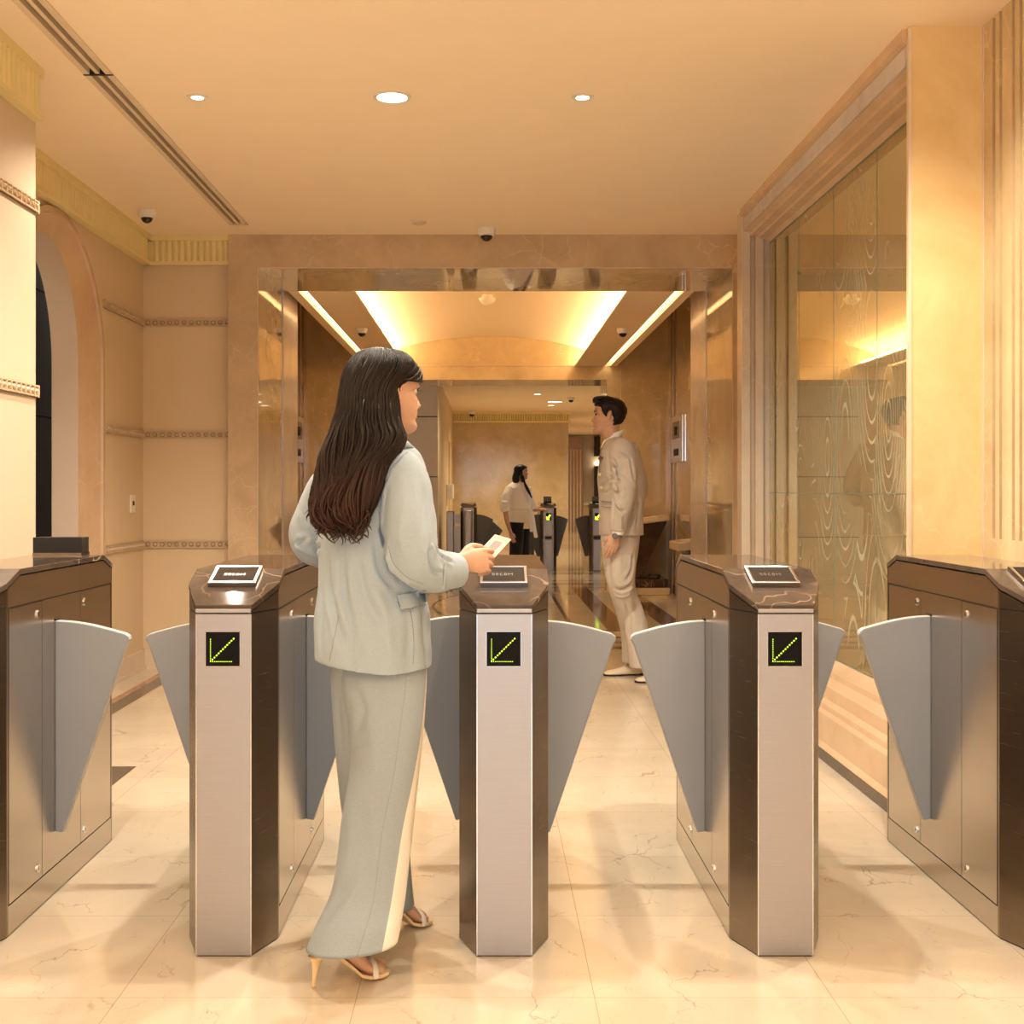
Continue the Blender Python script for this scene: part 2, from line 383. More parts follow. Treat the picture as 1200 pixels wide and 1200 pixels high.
b = MB(); strip(b, arch_pts(0.835, 0.835, XL-0.02), arch_pts(0.835, 0.835, XL+0.018)); strip(b, arch_pts(0.835, 0.835, XL+0.018), arch_pts(0.79, 0.80, XL+0.018))
strip(b, arch_pts(0.79, 0.80, XL+0.018), arch_pts(0.785, 0.795, XL+0.004)); strip(b, arch_pts(0.785, 0.795, XL+0.004), arch_pts(0.55, 0.70, XL-0.06))
auto_smooth(b.build('architrave', M['marble_pink'], ar), 30)
b = MB(); strip(b, arch_pts(0.55, 0.70, XL-0.06), arch_pts(0.55, 0.70, XL-0.22)); auto_smooth(b.build('reveal', M['pink_reveal'], ar), 30)
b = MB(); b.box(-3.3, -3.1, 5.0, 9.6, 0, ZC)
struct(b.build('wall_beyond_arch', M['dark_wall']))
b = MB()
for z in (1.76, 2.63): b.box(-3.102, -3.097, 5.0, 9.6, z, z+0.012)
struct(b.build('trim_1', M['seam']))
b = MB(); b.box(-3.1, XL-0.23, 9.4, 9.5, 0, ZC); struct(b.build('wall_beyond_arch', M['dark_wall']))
# skirting
b = MB(); b.box(XL, XL+0.018, 7.785, 8.70, 0, 0.14); b.box(XL, -1.80, 8.68, 8.70, 0, 0.14)
b.box(XL, XL+0.03, 7.785, 8.70, 0.0, 0.03); struct(b.build('baseboard_left', M['marble_pale']))
# cornices
b = MB(); b.box(XL, XL+0.05, 5.26, 8.70, 2.835, ZC); b.box(XL+0.05, XL+0.085, 5.26, 8.70, 2.99, ZC); b.box(XL+0.04, XL+0.07, 5.26, 8.66, 2.825, 2.85)
fluted(b, 5.26, 8.60, 2.85, 2.99, 66, XL+0.045, 0.022, 'x+')
struct(b.build('trim_2', M['crown']))
b = MB(); b.box(XL, -1.80, 8.64, 8.70, 2.835, ZC); b.box(XL, -1.80, 8.60, 8.64, 2.99, ZC); b.box(XL, -1.80, 8.625, 8.66, 2.825, 2.85)
fluted(b, -2.33, -1.80, 2.85, 2.995, 12, 8.645, 0.022, 'y-')
struct(b.build('trim_3', M['crown']))
b = MB(); b.box(-1.92, -1.892, -4, 5.232, 2.81, ZC); b.box(-1.892, -1.873, -4, 5.232, 2.99, ZC); b.box(-1.892, -1.876, -4, 5.232, 2.81, 2.832)
fluted(b, 3.3, 5.2, 2.832, 2.99, 38, -1.893, 0.018, 'x+')
struct(b.build('trim_4', M['crown']))
# rosette bands
def rosettes(b, p0, p1, z, face):
    L = p1-p0; n = max(1, round(L/0.0505)); w = L/n; h = 0.024
    for i in range(n):
        c = p0+(i+0.5)*w
        v = []; ns = 10
        for r, d in ((0.0115, 0.0), (0.0105, 0.008), (0.0085, 0.013), (0.006, 0.016), (0.003, 0.0175), (0.0, 0.018)):
            for k in range(ns):
                a = 2*pi*k/ns; u = c+r*cos(a); zz = z+r*sin(a)
                v.append((u, face[1]-d, zz) if face[0] == 'y' else (face[1]+d, u, zz))
        f = [(q*ns+k, q*ns+(k+1) % ns, (q+1)*ns+(k+1) % ns, (q+1)*ns+k) for q in range(5) for k in range(ns)]
        b.add(v, f)
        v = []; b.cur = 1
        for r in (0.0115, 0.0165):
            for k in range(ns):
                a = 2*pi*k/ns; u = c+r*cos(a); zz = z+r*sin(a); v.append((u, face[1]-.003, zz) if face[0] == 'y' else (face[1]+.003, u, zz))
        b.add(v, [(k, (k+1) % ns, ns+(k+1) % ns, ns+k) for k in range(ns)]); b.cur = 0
        if face[0] == 'y': b.box(c-w/2-0.002, c-w/2+0.002, face[1]-0.006, face[1], z-h+0.004, z+h-0.004)
        else: b.box(face[1], face[1]+0.013, c-w/2-0.004, c-w/2+0.002, z-h+0.004, z+h-0.004)
    for zz in (z-h, z+h-0.006):
        if face[0] == 'y': b.box(p0, p1, face[1]-0.010, face[1]+0.01, zz, zz+0.006)
        else: b.box(face[1]-0.01, face[1]+0.010, p0, p1, zz, zz+0.006)
    if face[0] == 'y': b.box(p0, p1, face[1]-0.001, face[1]+0.02, z-h, z+h)
    else: b.box(face[1]-0.02, face[1]+0.001, p0, p1, z-h, z+h)
    b.cur = 0
ti = 5
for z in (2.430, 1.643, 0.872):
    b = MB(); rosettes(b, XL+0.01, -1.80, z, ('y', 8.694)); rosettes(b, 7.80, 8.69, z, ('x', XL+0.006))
    struct(b.build('trim_%d' % ti, mats=[M['bead'], M['bead_shade']])); ti += 1
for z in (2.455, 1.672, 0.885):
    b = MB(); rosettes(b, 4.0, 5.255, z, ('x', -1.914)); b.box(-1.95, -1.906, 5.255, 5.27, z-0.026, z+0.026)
    struct(b.build('trim_%d' % ti, mats=[M['bead'], M['bead_shade']])); ti += 1
sw = thing('wall_switch', 'small pale socket plate on the left wall between the two lower bead bands', 'switch', (XL+0.003, 8.42, 1.16))
b = MB(); b.box(XL, XL+0.012, 8.37, 8.47, 1.10, 1.22); b.build('plate', M['white'], sw, bevel=0.003)
b = MB(); b.box(XL+0.012, XL+0.016, 8.405, 8.435, 1.15, 1.18); b.build('socket', M['black'], sw)
# ---------------------------------------------------------------- portal
b = MB(); b.box(-1.80, -1.593, 8.62, 9.62, 0, 2.80); struct(b.build('trim_portal_left', M['marble_gloss']))
b = MB(); b.box(1.706, 2.5, 8.62, 9.62, 0, 2.80); struct(b.build('trim_portal_right', M['marble_gloss']))
b = MB(); b.box(-1.80, 2.5, 8.62, 9.62, 2.80, 3.2); struct(b.build('trim_portal_header', M['marble_gloss']))
b = MB(); b.box(-1.802, -1.593, 8.600, 8.622, 0, ZC); struct(b.build('trim_portal_face', M['marble']))
b = MB(); b.box(-1.593, 1.706, 8.600, 8.622, 2.80, ZC); b.box(1.706, 2.0, 8.600, 8.622, 0, ZC); struct(b.build('trim_portal_face', M['marble']))
b = MB()
b.box(-1.596, 1.706, 8.597, 8.602, 2.796, 2.802)
for x in (-1.596, 1.703): b.box(x, x+0.005, 8.597, 8.602, 0, 2.80)
struct(b.build('trim_20', M['marble_pale']))
# piers behind the portal
b = MB(); b.box(-2.3, -1.585, 9.62, 10.34, 0, 3.75); struct(b.build('wall_hall_left', M['marble_reflection']))
b = MB(); b.box(1.70, 2.4, 9.62, 10.34, 0, 3.75); struct(b.build('wall_hall_right', M['marble_reflection']))
# ---------------------------------------------------------------- lift hall beyond
HX = 0.03
b = MB(); b.box(-2.45, -2.25, 10.34, 15.4, 0, 3.75); struct(b.build('wall_hall_left', M['marble_gloss']))
b = MB(); b.box(2.25, 2.45, 10.34, 15.4, 0, 3.75); struct(b.build('wall_hall_right', M['marble_gloss']))
b = MB()
for x0, x1 in ((-2.3, -1.53), (1.59, 2.4)): b.box(x0, x1, 9.62, 15.4, 3.65, 3.75)
struct(b.build('ceiling', M['ceiling']))
for s in (-1, 1):
    b = MB()
    xa, xb, xc, xd = [HX+s*v for v in (1.58, 1.50, 1.43, 1.06)]
    def bx(x0, x1, z0, z1): b.box(min(x0, x1), max(x0, x1), 9.62, 15.4, z0, z1)
    bx(xa, xb, 2.80, 3.66); bx(xc, xd, 2.80, 2.815); bx(xb, xc, 2.88, 2.92); bx(xc, xd+s*0.10, 2.815, 2.84)
    struct(b.build('ceiling', M['ceiling']))
    sl = MB(); sl.box(min(xb, xc)+0.004, max(xb, xc)-0.004, 9.63, 15.39, 2.868, 2.878)
    tag(sl.build('slot_light', M['slotlamp']), 'thin glowing light slot along the %s side of the hall ceiling' % ('left' if s < 0 else 'right'), 'light')
    cv = MB(); x0, x1 = HX+s*1.10, HX+s*1.22
    cv.box(min(x0, x1), max(x0, x1), 9.65, 15.38, 2.842, 2.85)
    tag(cv.build('cove_light', M['cove']), 'bright hidden strip light behind the %s edge of the vaulted hall ceiling' % ('left' if s < 0 else 'right'), 'light')
    w = MB(); x0, x1 = HX+s*1.30, HX+s*1.34
    w.box(min(x0, x1), max(x0, x1), 9.62, 15.4, 2.84, 3.0)
    struct(w.build('wall_cove', M['ceiling']))
# vault
v = []; f = []; n = 28; w2 = 1.32; rise = 0.36; z0 = 2.90
for j, y in enumerate((9.62, 15.4)):
    for i in range(n+1):
        t = -1+2*i/n; v.append((HX+w2*t, y, z0+rise*sqrt(max(0, 1-t*t*0.93))-rise*sqrt(0.07)))
for i in range(n): f.append((i, i+1, n+1+i+1, n+1+i))
o = link_mesh('ceiling_vault', v, f, M['ceiling'], smooth=True); struct(o)
# end wall of the hall with opening
b = MB(); OL, OR = -1.43, 1.49
b.box(-2.45, OL, 15.4, 16.3, 0, 3.75); b.box(OR, 2.45, 15.4, 16.3, 0, 3.75); b.box(OL, OR, 15.4, 16.3, 2.63, 3.3)
struct(b.build('wall_hall_end', M['marble_tan']))
b = MB(); b.box(-1.53, 1.60, 15.385, 15.402, 2.80, 2.815); b.box(OR, 2.25, 15.38, 15.4, 0, 0.12)
for x in (1.655,): b.box(x, x+0.012, 15.393, 15.40, 0, 2.8)
struct(b.build('trim_21', M['marble_pale']))
b = MB()
for s, X in ((-1, -2.25), (1, 2.25)):
    for y in (15.05, 14.75): b.box(X-0.012 if s > 0 else X, X if s > 0 else X+0.012, y, y+0.05, 0, 3.6)
struct(b.build('trim_22', M['column_metal']))
# lift call displays on the hall side walls
for s in (-1, 1):
    X = 2.25*s; d = -s
    t = thing('lift_display', 'chrome-framed lift display on the %s side wall of the hall' % ('left' if s < 0 else 'right'), 'display', (X, 14.5, 1.85))
    def bx(bb, a0, a1, y0, y1, z0_, z1_): bb.box(min(X+d*a0, X+d*a1), max(X+d*a0, X+d*a1), y0, y1, z0_, z1_)
    b = MB(); bx(b, 0, 0.03, 14.15, 14.95, 1.58, 2.13); b.build('case', M['chrome'], t, bevel=0.008)
    b = MB(); bx(b, 0.03, 0.034, 14.28, 14.82, 1.86, 2.06); b.build('screen', M['steel_dark_shade'], t)
    b = MB(); bx(b, 0.034, 0.04, 14.48, 14.62, 1.90, 2.0); b.build('arrow', M['black'], t)
    b = MB(); bx(b, 0.03, 0.037, 14.4, 14.7, 1.66, 1.74); b.build('button_panel', M['black'], t)
# marble consoles
def console(x0, x1, y, zt, label, rise):
    t = thing('marble_console', label, 'console table', ((x0+x1)/2, y, 0))
    b = MB(); b.prism([(x0-0.08, zt-0.075), (x1, zt-0.075+rise), (x1, zt+rise), (x0-0.08, zt)], 'y', y-0.25, y+0.25)
    b.build('top', M['marble_pale'], t, bevel=0.01)
    b = MB(); b.prism([(x0+0.05, 0.20), (x1-0.35, 0.20), (x1-0.02, zt-0.075+rise), (x0+0.02, zt-0.075)], 'y', y-0.20, y+0.20)
    b.build('pedestal', M['darkmarble'], t, bevel=0.01)
    b = MB(); b.box(x0, x1-0.02, y-0.24, y+0.24, 0.085, 0.19); b.cyl((x1-0.17, y-0.1, 0.19), 0.075, 0.05); b.build('step', M['darkmarble'], t, bevel=0.01)
    b = MB(); b.box(x0-0.02, x1, y-0.28, y+0.28, 0, 0.085); b.build('plinth', M['marble_pale'], t, bevel=0.01)
console(1.62, 2.19, 15.08, 0.885, 'dark marble console with sloping pale top at the hall end, behind the man', 0.08)
console(1.72, 2.22, 10.9, 0.80, 'dark marble console with sloping pale top just past the portal, right of the man', 0.07)
# ---------------------------------------------------------------- far lobby
ZF = 2.96
b = MB(); b.box(-4, 4.2, 16.3, 40, ZF, ZF+0.1); struct(b.build('ceiling', M['ceiling']))
b = MB(); b.box(-4, -0.74, 18.5, 27, 0, ZF); struct(b.build('wall_lobby_left', M['wall']))
b = MB()
for z in (0.55, 1.45, 2.35): b.box(-2.0, -0.742, 18.494, 18.5, z, z+0.012)
struct(b.build('trim_23', M['seam']))
b = MB(); b.box(-0.742, -0.72, 23.6, 24.8, 0, 2.2); struct(b.build('door_1', M['gold']))
wb = MB(); wb.box(-0.74, -0.62, 22.3, 23.1, 1.09, 1.37); tag(wb.build('wall_box', M['white'], bevel=0.02), 'small white box on the left wall of the far lobby', 'box')
b = MB(); b.box(-0.74, 1.756, 26.8, 27.0, 0, ZF); struct(b.build('wall_lobby_back', M['marble_tan']))
b = MB(); b.box(-0.74, 1.80, 26.70, 26.8, 2.90, ZF); b.box(-0.74, 1.80, 26.72, 26.8, 2.72, 2.76)
fluted(b, -0.74, 1.78, 2.75, 2.90, 48, 26.76, 0.05, 'y-'); b.box(-0.74, 1.78, 26.755, 26.8, 2.75, 2.9)
struct(b.build('trim_24', M['crown']))
b = MB(); b.box(1.70, 4.2, 38, 38.2, 0, ZF); struct(b.build('wall_lobby_back', M['wall_pale']))
b = MB(); b.box(1.72, 1.756, 27.0, 38, 0, ZF); struct(b.build('wall_lobby_inner', M['wall_pale']))
b = MB(); b.box(3.9, 4.1, 16.3, 38, 0, ZF); struct(b.build('wall_lobby_right', M['wall_pale']))
b = MB(); b.box(-4.1, -4, 16.3, 27, 0, ZF); struct(b.build('wall_lobby_left', M['wall']))
t = thing('metal_screen', 'brown metal slatted screen at the far end of the side passage', 'screen', (2.7, 37.8, 0))
b = MB(); b.box(2.48, 2.92, 37.7, 37.8, 0, 2.9); b.build('panel', M['column_metal'], t)
b = MB()
for i in range(4): b.box(2.52+i*0.10, 2.56+i*0.10, 37.66, 37.7, 0.0, 2.5)
b.build('slats', M['gold'], t)
b = MB(); b.box(3.28, 3.6, 37.7, 38, 0, 2.0); b.box(3.28, 3.6, 37.7, 38, 2.3, 2.9); struct(b.build('door_2', M['seam']))
b = MB(); b.box(3.30, 3.6, 37.75, 38, 2.06, 2.13); tag(b.build('display_lamp', M['lamp_soft']), 'small lit shelf glowing at the far right of the passage', 'light')
# ---------------------------------------------------------------- right side: pier, niche frame, etched panes
PX = 1.63
b = MB(); b.box(PX-0.012, 1.905, 4.74, 4.775, 0, ZC); struct(b.build('wall_right', M['gold']))
b = MB(); b.box(PX-0.018, PX-0.006, 4.735, 4.745, 0, ZC-0.01); b.box(1.896, 1.907, 4.733, 4.745, 0, ZC); struct(b.build('trim_25', M['marble_pale']))
# fluted return wall running towards the camera
b = MB()
b.box(1.935, 2.2, -4, 4.74, 0, ZC)
b.box(1.90, 1.935, -4, 4.74, 0, 1.07)
y = 4.74; edges = []
for k in range(24):
    for wv, solid in ((0.085, True), (0.026, False), (0.036, True), (0.026, False)):
        if solid: edges.append((y-wv, y))
        y -= wv
for y0, y1 in edges: b.box(1.90, 1.936, y0, y1, 1.07, ZC)
b.box(1.90, 1.936, -4, y, 1.07, ZC)
struct(b.build('wall_right', M['marble_tan']))
b = MB(); b.box(1.9, 2.3, 4.775, 8.62, 0, ZC); b.box(1.80, 1.95, 7.95, 8.62, 0, ZC); struct(b.build('wall_right', M['gold']))
win = bpy.data.objects.new('mirror_niche_1', None); COL.objects.link(win); win.location = (1.78, 6.3, 0); win['kind'] = 'structure'  # mirrored wall niche rather than a window
top = [(1.600, 3.03), (1.600, 2.985), (1.622, 2.97), (1.622, 2.885), (1.655, 2.873), (1.662, 2.860), (1.70, 2.850), (1.708, 2.838), (1.752, 2.832), (1.775, 2.815), (1.90, 2.815), (1.90, 3.03)]
bot = [(1.554, 0), (1.554, 0.055), (1.572, 0.075), (1.572, 0.205), (1.600, 0.212), (1.606, 0.235), (1.640, 0.245), (1.640, 0.262), (1.648, 0.30), (1.70, 0.325), (1.706, 0.35), (1.76, 0.375), (1.77, 0.385), (1.90, 0.385), (1.90, 0)]
def xprof(poly, y0, y1, name, mat):
    b = MB(); n = len(poly)
    v = [(p[0], y0, p[1]) for p in poly]+[(p[0], y1, p[1]) for p in poly]
    b.add(v, [tuple(range(n)), tuple(range(n, 2*n))]+[(i, (i+1) % n, n+(i+1) % n, n+i) for i in range(n)])
    return auto_smooth(b.build(name, mat, win), 25)
xprof(top, 4.775, 7.83, 'head_moulding', M['marble_pink'])
b = MB(); b.box(1.615, 1.625, 4.78, 7.80, 2.888, 2.966); b.build('head_band', M['marble_reflection'], win)
xprof(bot, 4.78, 7.95, 'sill_moulding', M['marble_pink'])
b = MB(); b.box(1.552, 1.56, 4.78, 7.95, 0.0, 0.052); b.build('plinth_strip', M['darkmarble'], win)
b = MB()
for x0, x1, yy in ((1.605, 1.66, 7.80), (1.66, 1.692, 7.835), (1.692, 1.742, 7.79), (1.742, 1.79, 7.81)): b.box(x0, x1, yy, 7.95, 0.0, 3.02 if x0 < 1.66 else 2.86)
b.box(1.612, 1.9, 7.87, 7.945, 0, ZC)
b.build('jamb', M['marble_pale'], win, bevel=0.004)
b = MB(); b.box(1.64, 1.90, 4.775, 4.80, 0, ZC); b.build('jamb', M['marble_pale'], win)
yy = [7.80, 7.07, 6.357, 5.65, 4.80]
for k in range(4):
    b = MB(); b.box(1.780, 1.795, yy[k+1]+0.003, yy[k]-0.003, 0.385, 2.818)
    b.build('pane', M['pane'], win)
b = MB()
for k in (1, 2, 3): b.box(1.779, 1.79, yy[k]-0.0035, yy[k]+0.0035, 0.385, 2.815)
b.box(1.778, 1.79, 5.0, 7.8, 0.383, 0.392); b.box(1.778, 1.79, 5.0, 7.8, 2.806, 2.815); b.box(1.779, 1.79, 5.0, 7.8, 1.234, 1.238)
b.build('pane_joint', M['glass_edge'], win)
# rear of the room (behind the camera): side returns of the glazed entrance
b = MB(); b.box(-2.5, -1.75, -4.1, -4, 0, ZC); b.box(1.75, 2.3, -4.1, -4, 0, ZC); b.box(-1.75, 1.75, -4.1, -4, 2.95, ZC)
struct(b.build('wall_rear', M['marble_tan']))
# ---------------------------------------------------------------- lamps
def downlight(x, y, z, r, power, label, mat='lamp', col=WARM, blend=0.5, ang=142, group=None, fixture=True, rad=0.02, dx=0.0, ring=1.25):
    t = thing('downlight', label, 'ceiling light', (x, y, z), group)
    b = MB(); b.lathe((x, y, z), [(r*ring, -0.001), (r*ring, -0.005), (r*1.02, -0.006), (r*1.02, 0.002)], 28); auto_smooth(b.build('ring', M['white'], t))
    b = MB(); b.lathe((x+dx, y, z), [(r*0.97, -0.0045), (r*0.97, -0.002)], 28); b.build('lens', M[mat], t)
    if power:
        l = bpy.data.lights.new('spot_lamp', 'SPOT'); l.energy = power; l.color = col; l.spot_size = radians(ang); l.spot_blend = blend; l.shadow_soft_size = rad
        o = bpy.data.objects.new('spot_lamp', l); COL.objects.link(o); o.parent = t; o.location = (dx, 0, -0.03)
    return t
P0 = 84
downlight(-0.43, 5.59, ZC, 0.068, P0*1.25, 'large round downlight glowing in the middle of the near ceiling')
downlight(0.43, 5.59, ZC, 0.030, P0*1.15, 'small bright downlight in the near ceiling, right of the large round one', ring=1.7, dx=0.004)
downlight(-1.31, 5.59, ZC, 0.028, P0*0.9, 'small bright downlight in the near ceiling, left of the large round one', ring=1.7, dx=0.006)
for x in (-1.30, -0.40, 0.41, 1.25):
    downlight(x, 3.70, ZC, 0.05, P0*1.05, 'downlight above the turnstile row', group='downlights above the turnstiles')
for x in (-1.30, -0.40, 0.41, 1.25):  # unseen rows added as soft fill from behind the camera
    downlight(x, 1.3, ZC, 0.05, P0*0.2, 'added fill downlight behind the camera', group='added fill downlights behind the camera', rad=0.12)
for x in (-0.9, 0.9):
    downlight(x, -1.2, ZC, 0.05, P0*0.3, 'added fill downlight behind the camera', group='added fill downlights behind the camera', rad=0.12)
for x in (-0.6, 0.7):
    downlight(x, 7.5, ZC, 0.001, 0, 'x') if False else None
# hall lamps
hd = MB()
t = downlight(HX, 14.2, 3.195, 0.03, 45, 'tiny downlight at the crown of the vaulted hall ceiling', mat='lamp_soft')
for (x, y) in ((0.89, 21.9), (1.30, 23.8), (1.28, 24.8)):
    downlight(x, y, ZF, 0.06 if y != 23.8 else 0.14, 60, 'small downlight in the far lobby ceiling, %s' % ({21.9: 'nearest of the three', 23.8: 'widest of the three', 24.8: 'farthest of the three'}[y]), mat='lamp_soft', col=WARM2)
for (x, y, p) in ((-2.85, 6.8, 9), (0.2, 18.6, 80), (2.6, 30, 160), (2.6, 35, 160), (2.8, 20, 60), (0.4, 24.5, 90)):  # spots without fixtures; the one beyond the arch is added for brightness
    l = bpy.data.lights.new('bare_spot', 'SPOT'); l.energy = p; l.color = WARM2; l.spot_size = radians(150); l.spot_blend = 0.8; l.shadow_soft_size = 0.1
    o = bpy.data.objects.new('bare_spot', l); COL.objects.link(o); o.location = (x, y, ZF-0.04)
for s in (-1, 1):
    l = bpy.data.lights.new('alcove_lamp', 'SPOT'); l.energy = 30; l.color = WARM2; l.spot_size = radians(140); l.spot_blend = 0.9; l.shadow_soft_size = 0.15
    o = bpy.data.objects.new('alcove_lamp', l); COL.objects.link(o); o.location = (HX+s*1.9, 12.5, 3.6)
# ---------------------------------------------------------------- ceiling cameras, detector, speaker
def dome_camera(x, y, z, r, label):
    t = thing('dome_camera', label, 'security camera', (x, y, z))
    b = MB(); b.lathe((x, y, z), [(r, 0), (r, -r*0.25), (r*0.92, -r*0.62), (r*0.80, -r*0.80), (r*0.62, -r*0.84)], 28); auto_smooth(b.build('housing', M['white'], t))
    b = MB(); b.lathe((x, y, z), [(r*0.66, -r*0.78)]+[(r*0.66*cos(a), -r*0.80-r*0.62*sin(a)) for a in [i*pi/2/8 for i in range(1, 8)]]+[(0.001, -r*1.42)], 24); b.build('dome', M['dome'], t, smooth=True)
dome_camera(-2.165, 7.87, ZC, 0.056, 'white dome security camera on the near ceiling by the left cornice')
dome_camera(-0.005, 8.40, ZC, 0.062, 'white dome security camera on the near ceiling above the middle of the portal')
dome_camera(-1.20, 11.83, 2.80, 0.055, 'white dome security camera on the left edge of the hall ceiling')
dome_camera(1.297, 11.83, 2.80, 0.058, 'white dome security camera on the right edge of the hall ceiling')
dome_camera(1.53, 22.6, ZF, 0.07, 'small dome security camera on the far lobby ceiling')
dome_camera(-0.33, 26.4, 2.955, 0.09, 'small dome security camera in front of the far lobby cornice')
b = MB(); b.lathe((-0.453, 8.2, ZC), [(0.05, 0), (0.05, -0.01), (0.03, -0.018), (0.001, -0.02)], 24)
tag(auto_smooth(b.build('ceiling_sensor', M['diffuser'])), 'flat round beige sensor on the near ceiling just before the portal', 'sensor')
t = thing('smoke_detector', 'cream smoke detector hanging from the vaulted hall ceiling', 'smoke detector', (0.0, 12.1, 3.19))
b = MB(); b.lathe((0, 12.1, 3.19), [(0.05, 0.03), (0.05, -0.06), (0.045, -0.065)], 24); auto_smooth(b.build('base', M['white'], t))
b = MB(); b.lathe((0, 12.1, 3.13), [(0.082, 0), (0.082, -0.012), (0.06, -0.045), (0.035, -0.065), (0.001, -0.07)], 24); auto_smooth(b.build('cover', M['white'], t))
# ---------------------------------------------------------------- turnstiles
Y0 = 3.318; LEN = 1.236; CH = 0.134; FW = 0.0735; HW = 0.124
def ztop(y):
    t = min(y, LEN-y); return min(0.945+0.349*t, 1.026)
def octa(fw, hw, off=0.0, ch=CH):
    """plan outline with fold points, counter-clockwise from the front left"""
    fold = 0.232
    return [(-fw, -off), (fw, -off), (hw, ch), (hw, fold), (hw, LEN-fold), (hw, LEN-ch), (fw, LEN+off), (-fw, LEN+off), (-hw, LEN-ch), (-hw, LEN-fold), (-hw, fold), (-hw, ch)]
def oct_slab(b, cx, pl, zlo, zhi):
    n = len(pl)
    v = [(cx+x, Y0+y, zlo(y)) for x, y in pl]+[(cx+x, Y0+y, zhi(y)) for x, y in pl]
    caps = [(0, 1, 2, 11), (11, 2, 3, 10), (10, 3, 4, 9), (9, 4, 5, 8), (8, 5, 6, 7)]
    f = [tuple(reversed(c)) for c in caps]+[tuple(i+n for i in c) for c in caps]+[(i, (i+1) % n, n+(i+1) % n, n+i) for i in range(n)]
    b.add(v, f)
LED = []
for i in range(11): LED.append((-0.0325, -0.030+i*0.0056, 0.0012))
for i in range(11): LED.append((-0.0325+i*0.0056, -0.0335, 0.0012))
for i in range(11): LED.append((-0.0275+i*0.0057, -0.0280+i*0.0056, 0.0020))
FONT = {'S': ["111", "100", "111", "001", "111"], 'E': ["111", "100", "111", "100", "111"], 'C': ["111", "100", "100", "100", "111"], 'O': ["111", "101", "101", "101", "111"], 'M': ["10001", "11011", "10101", "10001", "10001"]}
def card_reader(cx, t, with_text=True):
    # sits on the sloping front of the marble top
    sl = math.atan(0.349); ca, sa = cos(sl), sin(sl)
    yc = 0.165; W, Hh = 0.066, 0.060
    def P(u, v, h): # u across, v up the slope, h off the surface
        return (cx+u, Y0+yc+v*ca-h*sa, 0.945+0.349*yc+v*sa+h*ca)
    def slab(b, u0, u1, v0, v1, h0, h1):
        b.add([P(u0,v0,h0),P(u1,v0,h0),P(u1,v1,h0),P(u0,v1,h0),P(u0,v0,h1),P(u1,v0,h1),P(u1,v1,h1),P(u0,v1,h1)],
              [(0,3,2,1),(4,5,6,7),(0,1,5,4),(1,2,6,5),(2,3,7,6),(3,0,4,7)])
    b = MB(); slab(b, -W, W, -Hh, Hh, -0.002, 0.011)
    r = b.build('card_reader', M['steel_dark_shade'], t)
    b = MB(); fr = 0.0085
    slab(b, -W, W, -Hh, -Hh+fr, 0.011, 0.015); slab(b, -W, W, Hh-fr, Hh, 0.011, 0.015); slab(b, -W, -W+fr, -Hh+fr, Hh-fr, 0.011, 0.015); slab(b, W-fr, W, -Hh+fr, Hh-fr, 0.011, 0.015)
    b.build('bezel', M['chrome'], r, bevel=0.001)
    b = MB(); slab(b, -W+fr, W-fr, -Hh+fr, Hh-fr, 0.011, 0.0122); b.build('screen', M['screen_brown'], r)
    if with_text:
        b = MB(); u = -0.033; px = 0.0026
        for ch in 'SECOM':
            g = FONT[ch]
            for ri, row in enumerate(g):
                for ci, c in enumerate(row):
                    if c == '1': slab(b, u+ci*px, u+ci*px+px*0.98, 0.008-ri*px*1.3, 0.008-ri*px*1.3+px*1.28, 0.0122, 0.0125)
            u += (len(g[0])+1.4)*px
        b.build('lettering', M['screen_text'], r)
